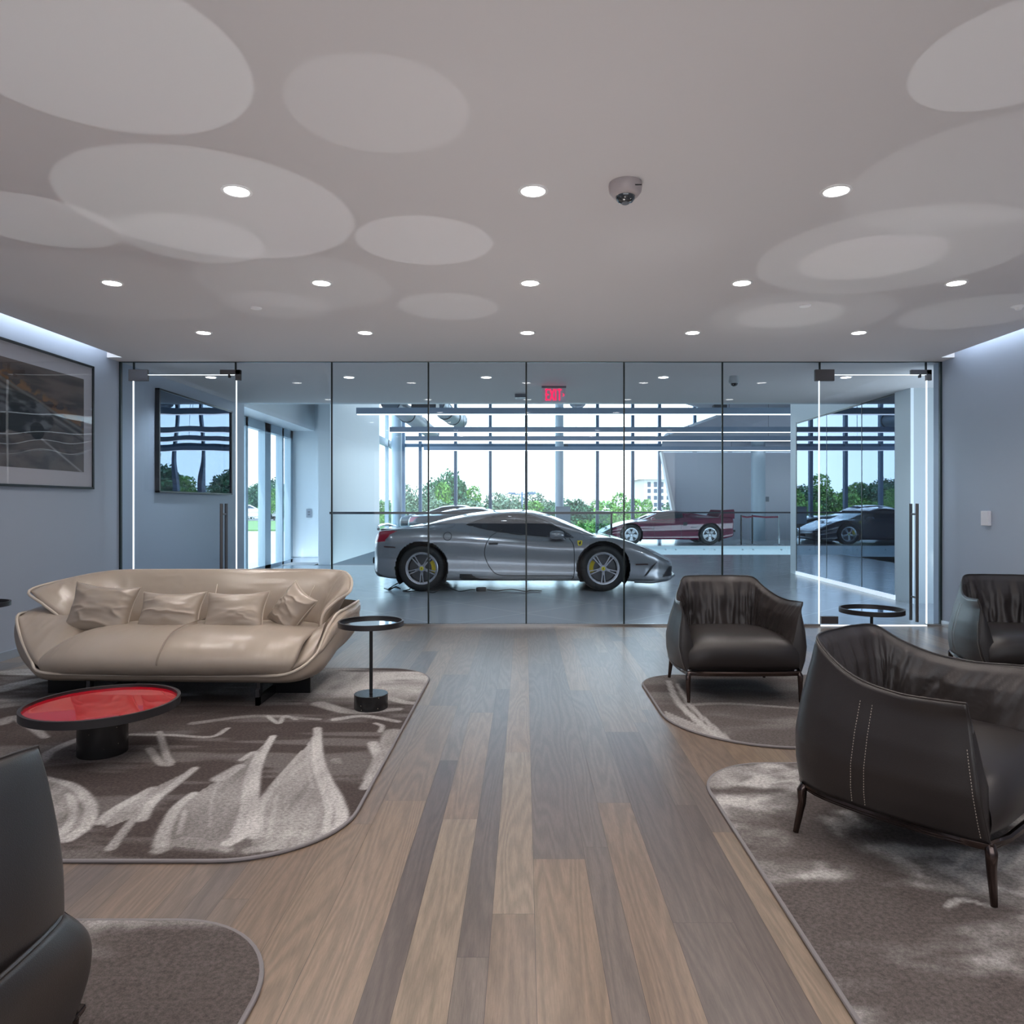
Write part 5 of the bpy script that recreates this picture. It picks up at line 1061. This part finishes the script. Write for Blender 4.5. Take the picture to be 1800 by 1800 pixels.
for i, px in enumerate(range(690, 1200, 62)):
    tree(px+random.randint(-8,8), 874+random.randint(-4,6), 120, (0,2,1,2,0,1,0,0,1)[i], 50+4*(i % 3), f'low bushy green tree in the nearer row outside, above {gl_[min(i,8)]}', 'nearer row of trees')
for i, (px, tp) in enumerate(((480,838),(530,846),(575,832),(625,850))): tree(px, tp, 95, (1,0,0,1)[i], 66, f'green tree seen only mirrored in the right dark glass wall, {pos5[i]}', 'trees mirrored in the glass wall', -1)
for i, (px, tp) in enumerate(((1265,818),(1330,835),(1400,812),(1470,830))): tree(px, tp, 110, (1,0,1,0)[i], 66, f'green tree mirrored in the framed picture beside the left glass door, {pos5[i]}', 'trees mirrored in the picture', -1)
for px, tp, wpx, k, Y, lb in [(455,846,60,1,64,'tree filling the left terrace window pane'),(482,858,60,0,60,'tree filling the right terrace window pane'),(425,855,70,1,66,'tree hidden partly by the left foyer wall'),(510,850,60,2,70,'tree at the far end of the terrace windows')]: tree(px, tp, wpx, k, Y, lb, 'trees beyond the terrace', -.05)
# lamp post
t = thing('lamp_post', 'dark double-headed lamp post outside beyond the windows', 'lamp post', (-.17, 50, -3.6))
MB().cyl((0,0,0),(0,0,5.75),.09,.07,n=12).obj('post', MULL, t, True); b = MB(); b.box(-.75,.75,-.05,.05,5.55,5.62)
b.obj('arm', MULL, t)
for x in (-.85,.55): MB().box(x-.1,x+.4,-.15,.15,5.6,5.72).obj('lamp_head', MULL, t)
# white office tower
t = thing('office_tower', 'pale office tower with rows of small windows and a flared roof, far beyond the windows', 'building', (33.0, 200, -3.6))
MB().box(0,30,0,18,0,12.2).obj('facade', mat('tower_white', (.50,.49,.48), .8), t); MB().add([(-1.6,-1,11.8),(32,-1,11.8),(32,19,11.8),(-1.6,19,11.8),(1.5,2,14.2),(30,2,15.6),(30,17,15.6),(1.5,17,14.2)], [(3,2,1,0),(4,5,6,7),(0,1,5,4),(1,2,6,5),(2,3,7,6),(3,0,4,7)]).obj('roof', mat('tower_roof', (.34,.29,.27), .8), t)
WIN = mat('tower_window', (.03,.05,.08), .3)
for r in range(5):
    for c in range(7): MB().box(.9+c*1.75,1.8+c*1.75,-.08,.02,(10.0-r*1.9)-(.25 if r == 0 else 0),11.1-r*1.9).obj('window', WIN, t)
t = thing('low_building', 'small pale building between the mullions above the low trees', 'building', (19.5, 190, -3.6))
MB().box(0,4.6,0,6,0,5.6).obj('facade', mat('low_white', (.72,.72,.74), .8), t); MB().box(-.3,4.9,-.3,6.3,5.6,6.0).obj('roof', mat('low_roof', (.5,.45,.45), .8), t)
for c in range(3): MB().box(.6+c*1.3,1.3+c*1.3,-.08,.02,4.0,5.0).obj('window', WIN, t)
t = thing('low_building', 'long dark-roofed building left of the office tower', 'building', (28.2, 195, -3.6)); MB().box(0,4.2,0,8,0,4.9).obj('facade', mat('low_grey', (.55,.55,.58), .8), t); MB().box(-1.6,4.4,-.3,8,4.9,5.5).obj('roof', mat('dark_roof', (.12,.15,.18), .7), t)
# cars parked outside beyond the terrace
for i, (px, lb, c) in enumerate(((441,'white car parked outside, seen through the left terrace pane',(.6,.6,.62)),(492,'silver car parked outside, seen through the right terrace pane',(.35,.36,.38)))):
    Y = 60+i*14; o = dup(cl, ((px-922)*Y/F, Y, .02), .2, lb); o.name = 'parked_car'
    pm = mat('parked_paint', c, .3, metal=.2, coat=1)
    for ch in o.children:
        if ch.name.startswith('body'): ch.data = ch.data.copy(); ch.data.materials[0] = pm
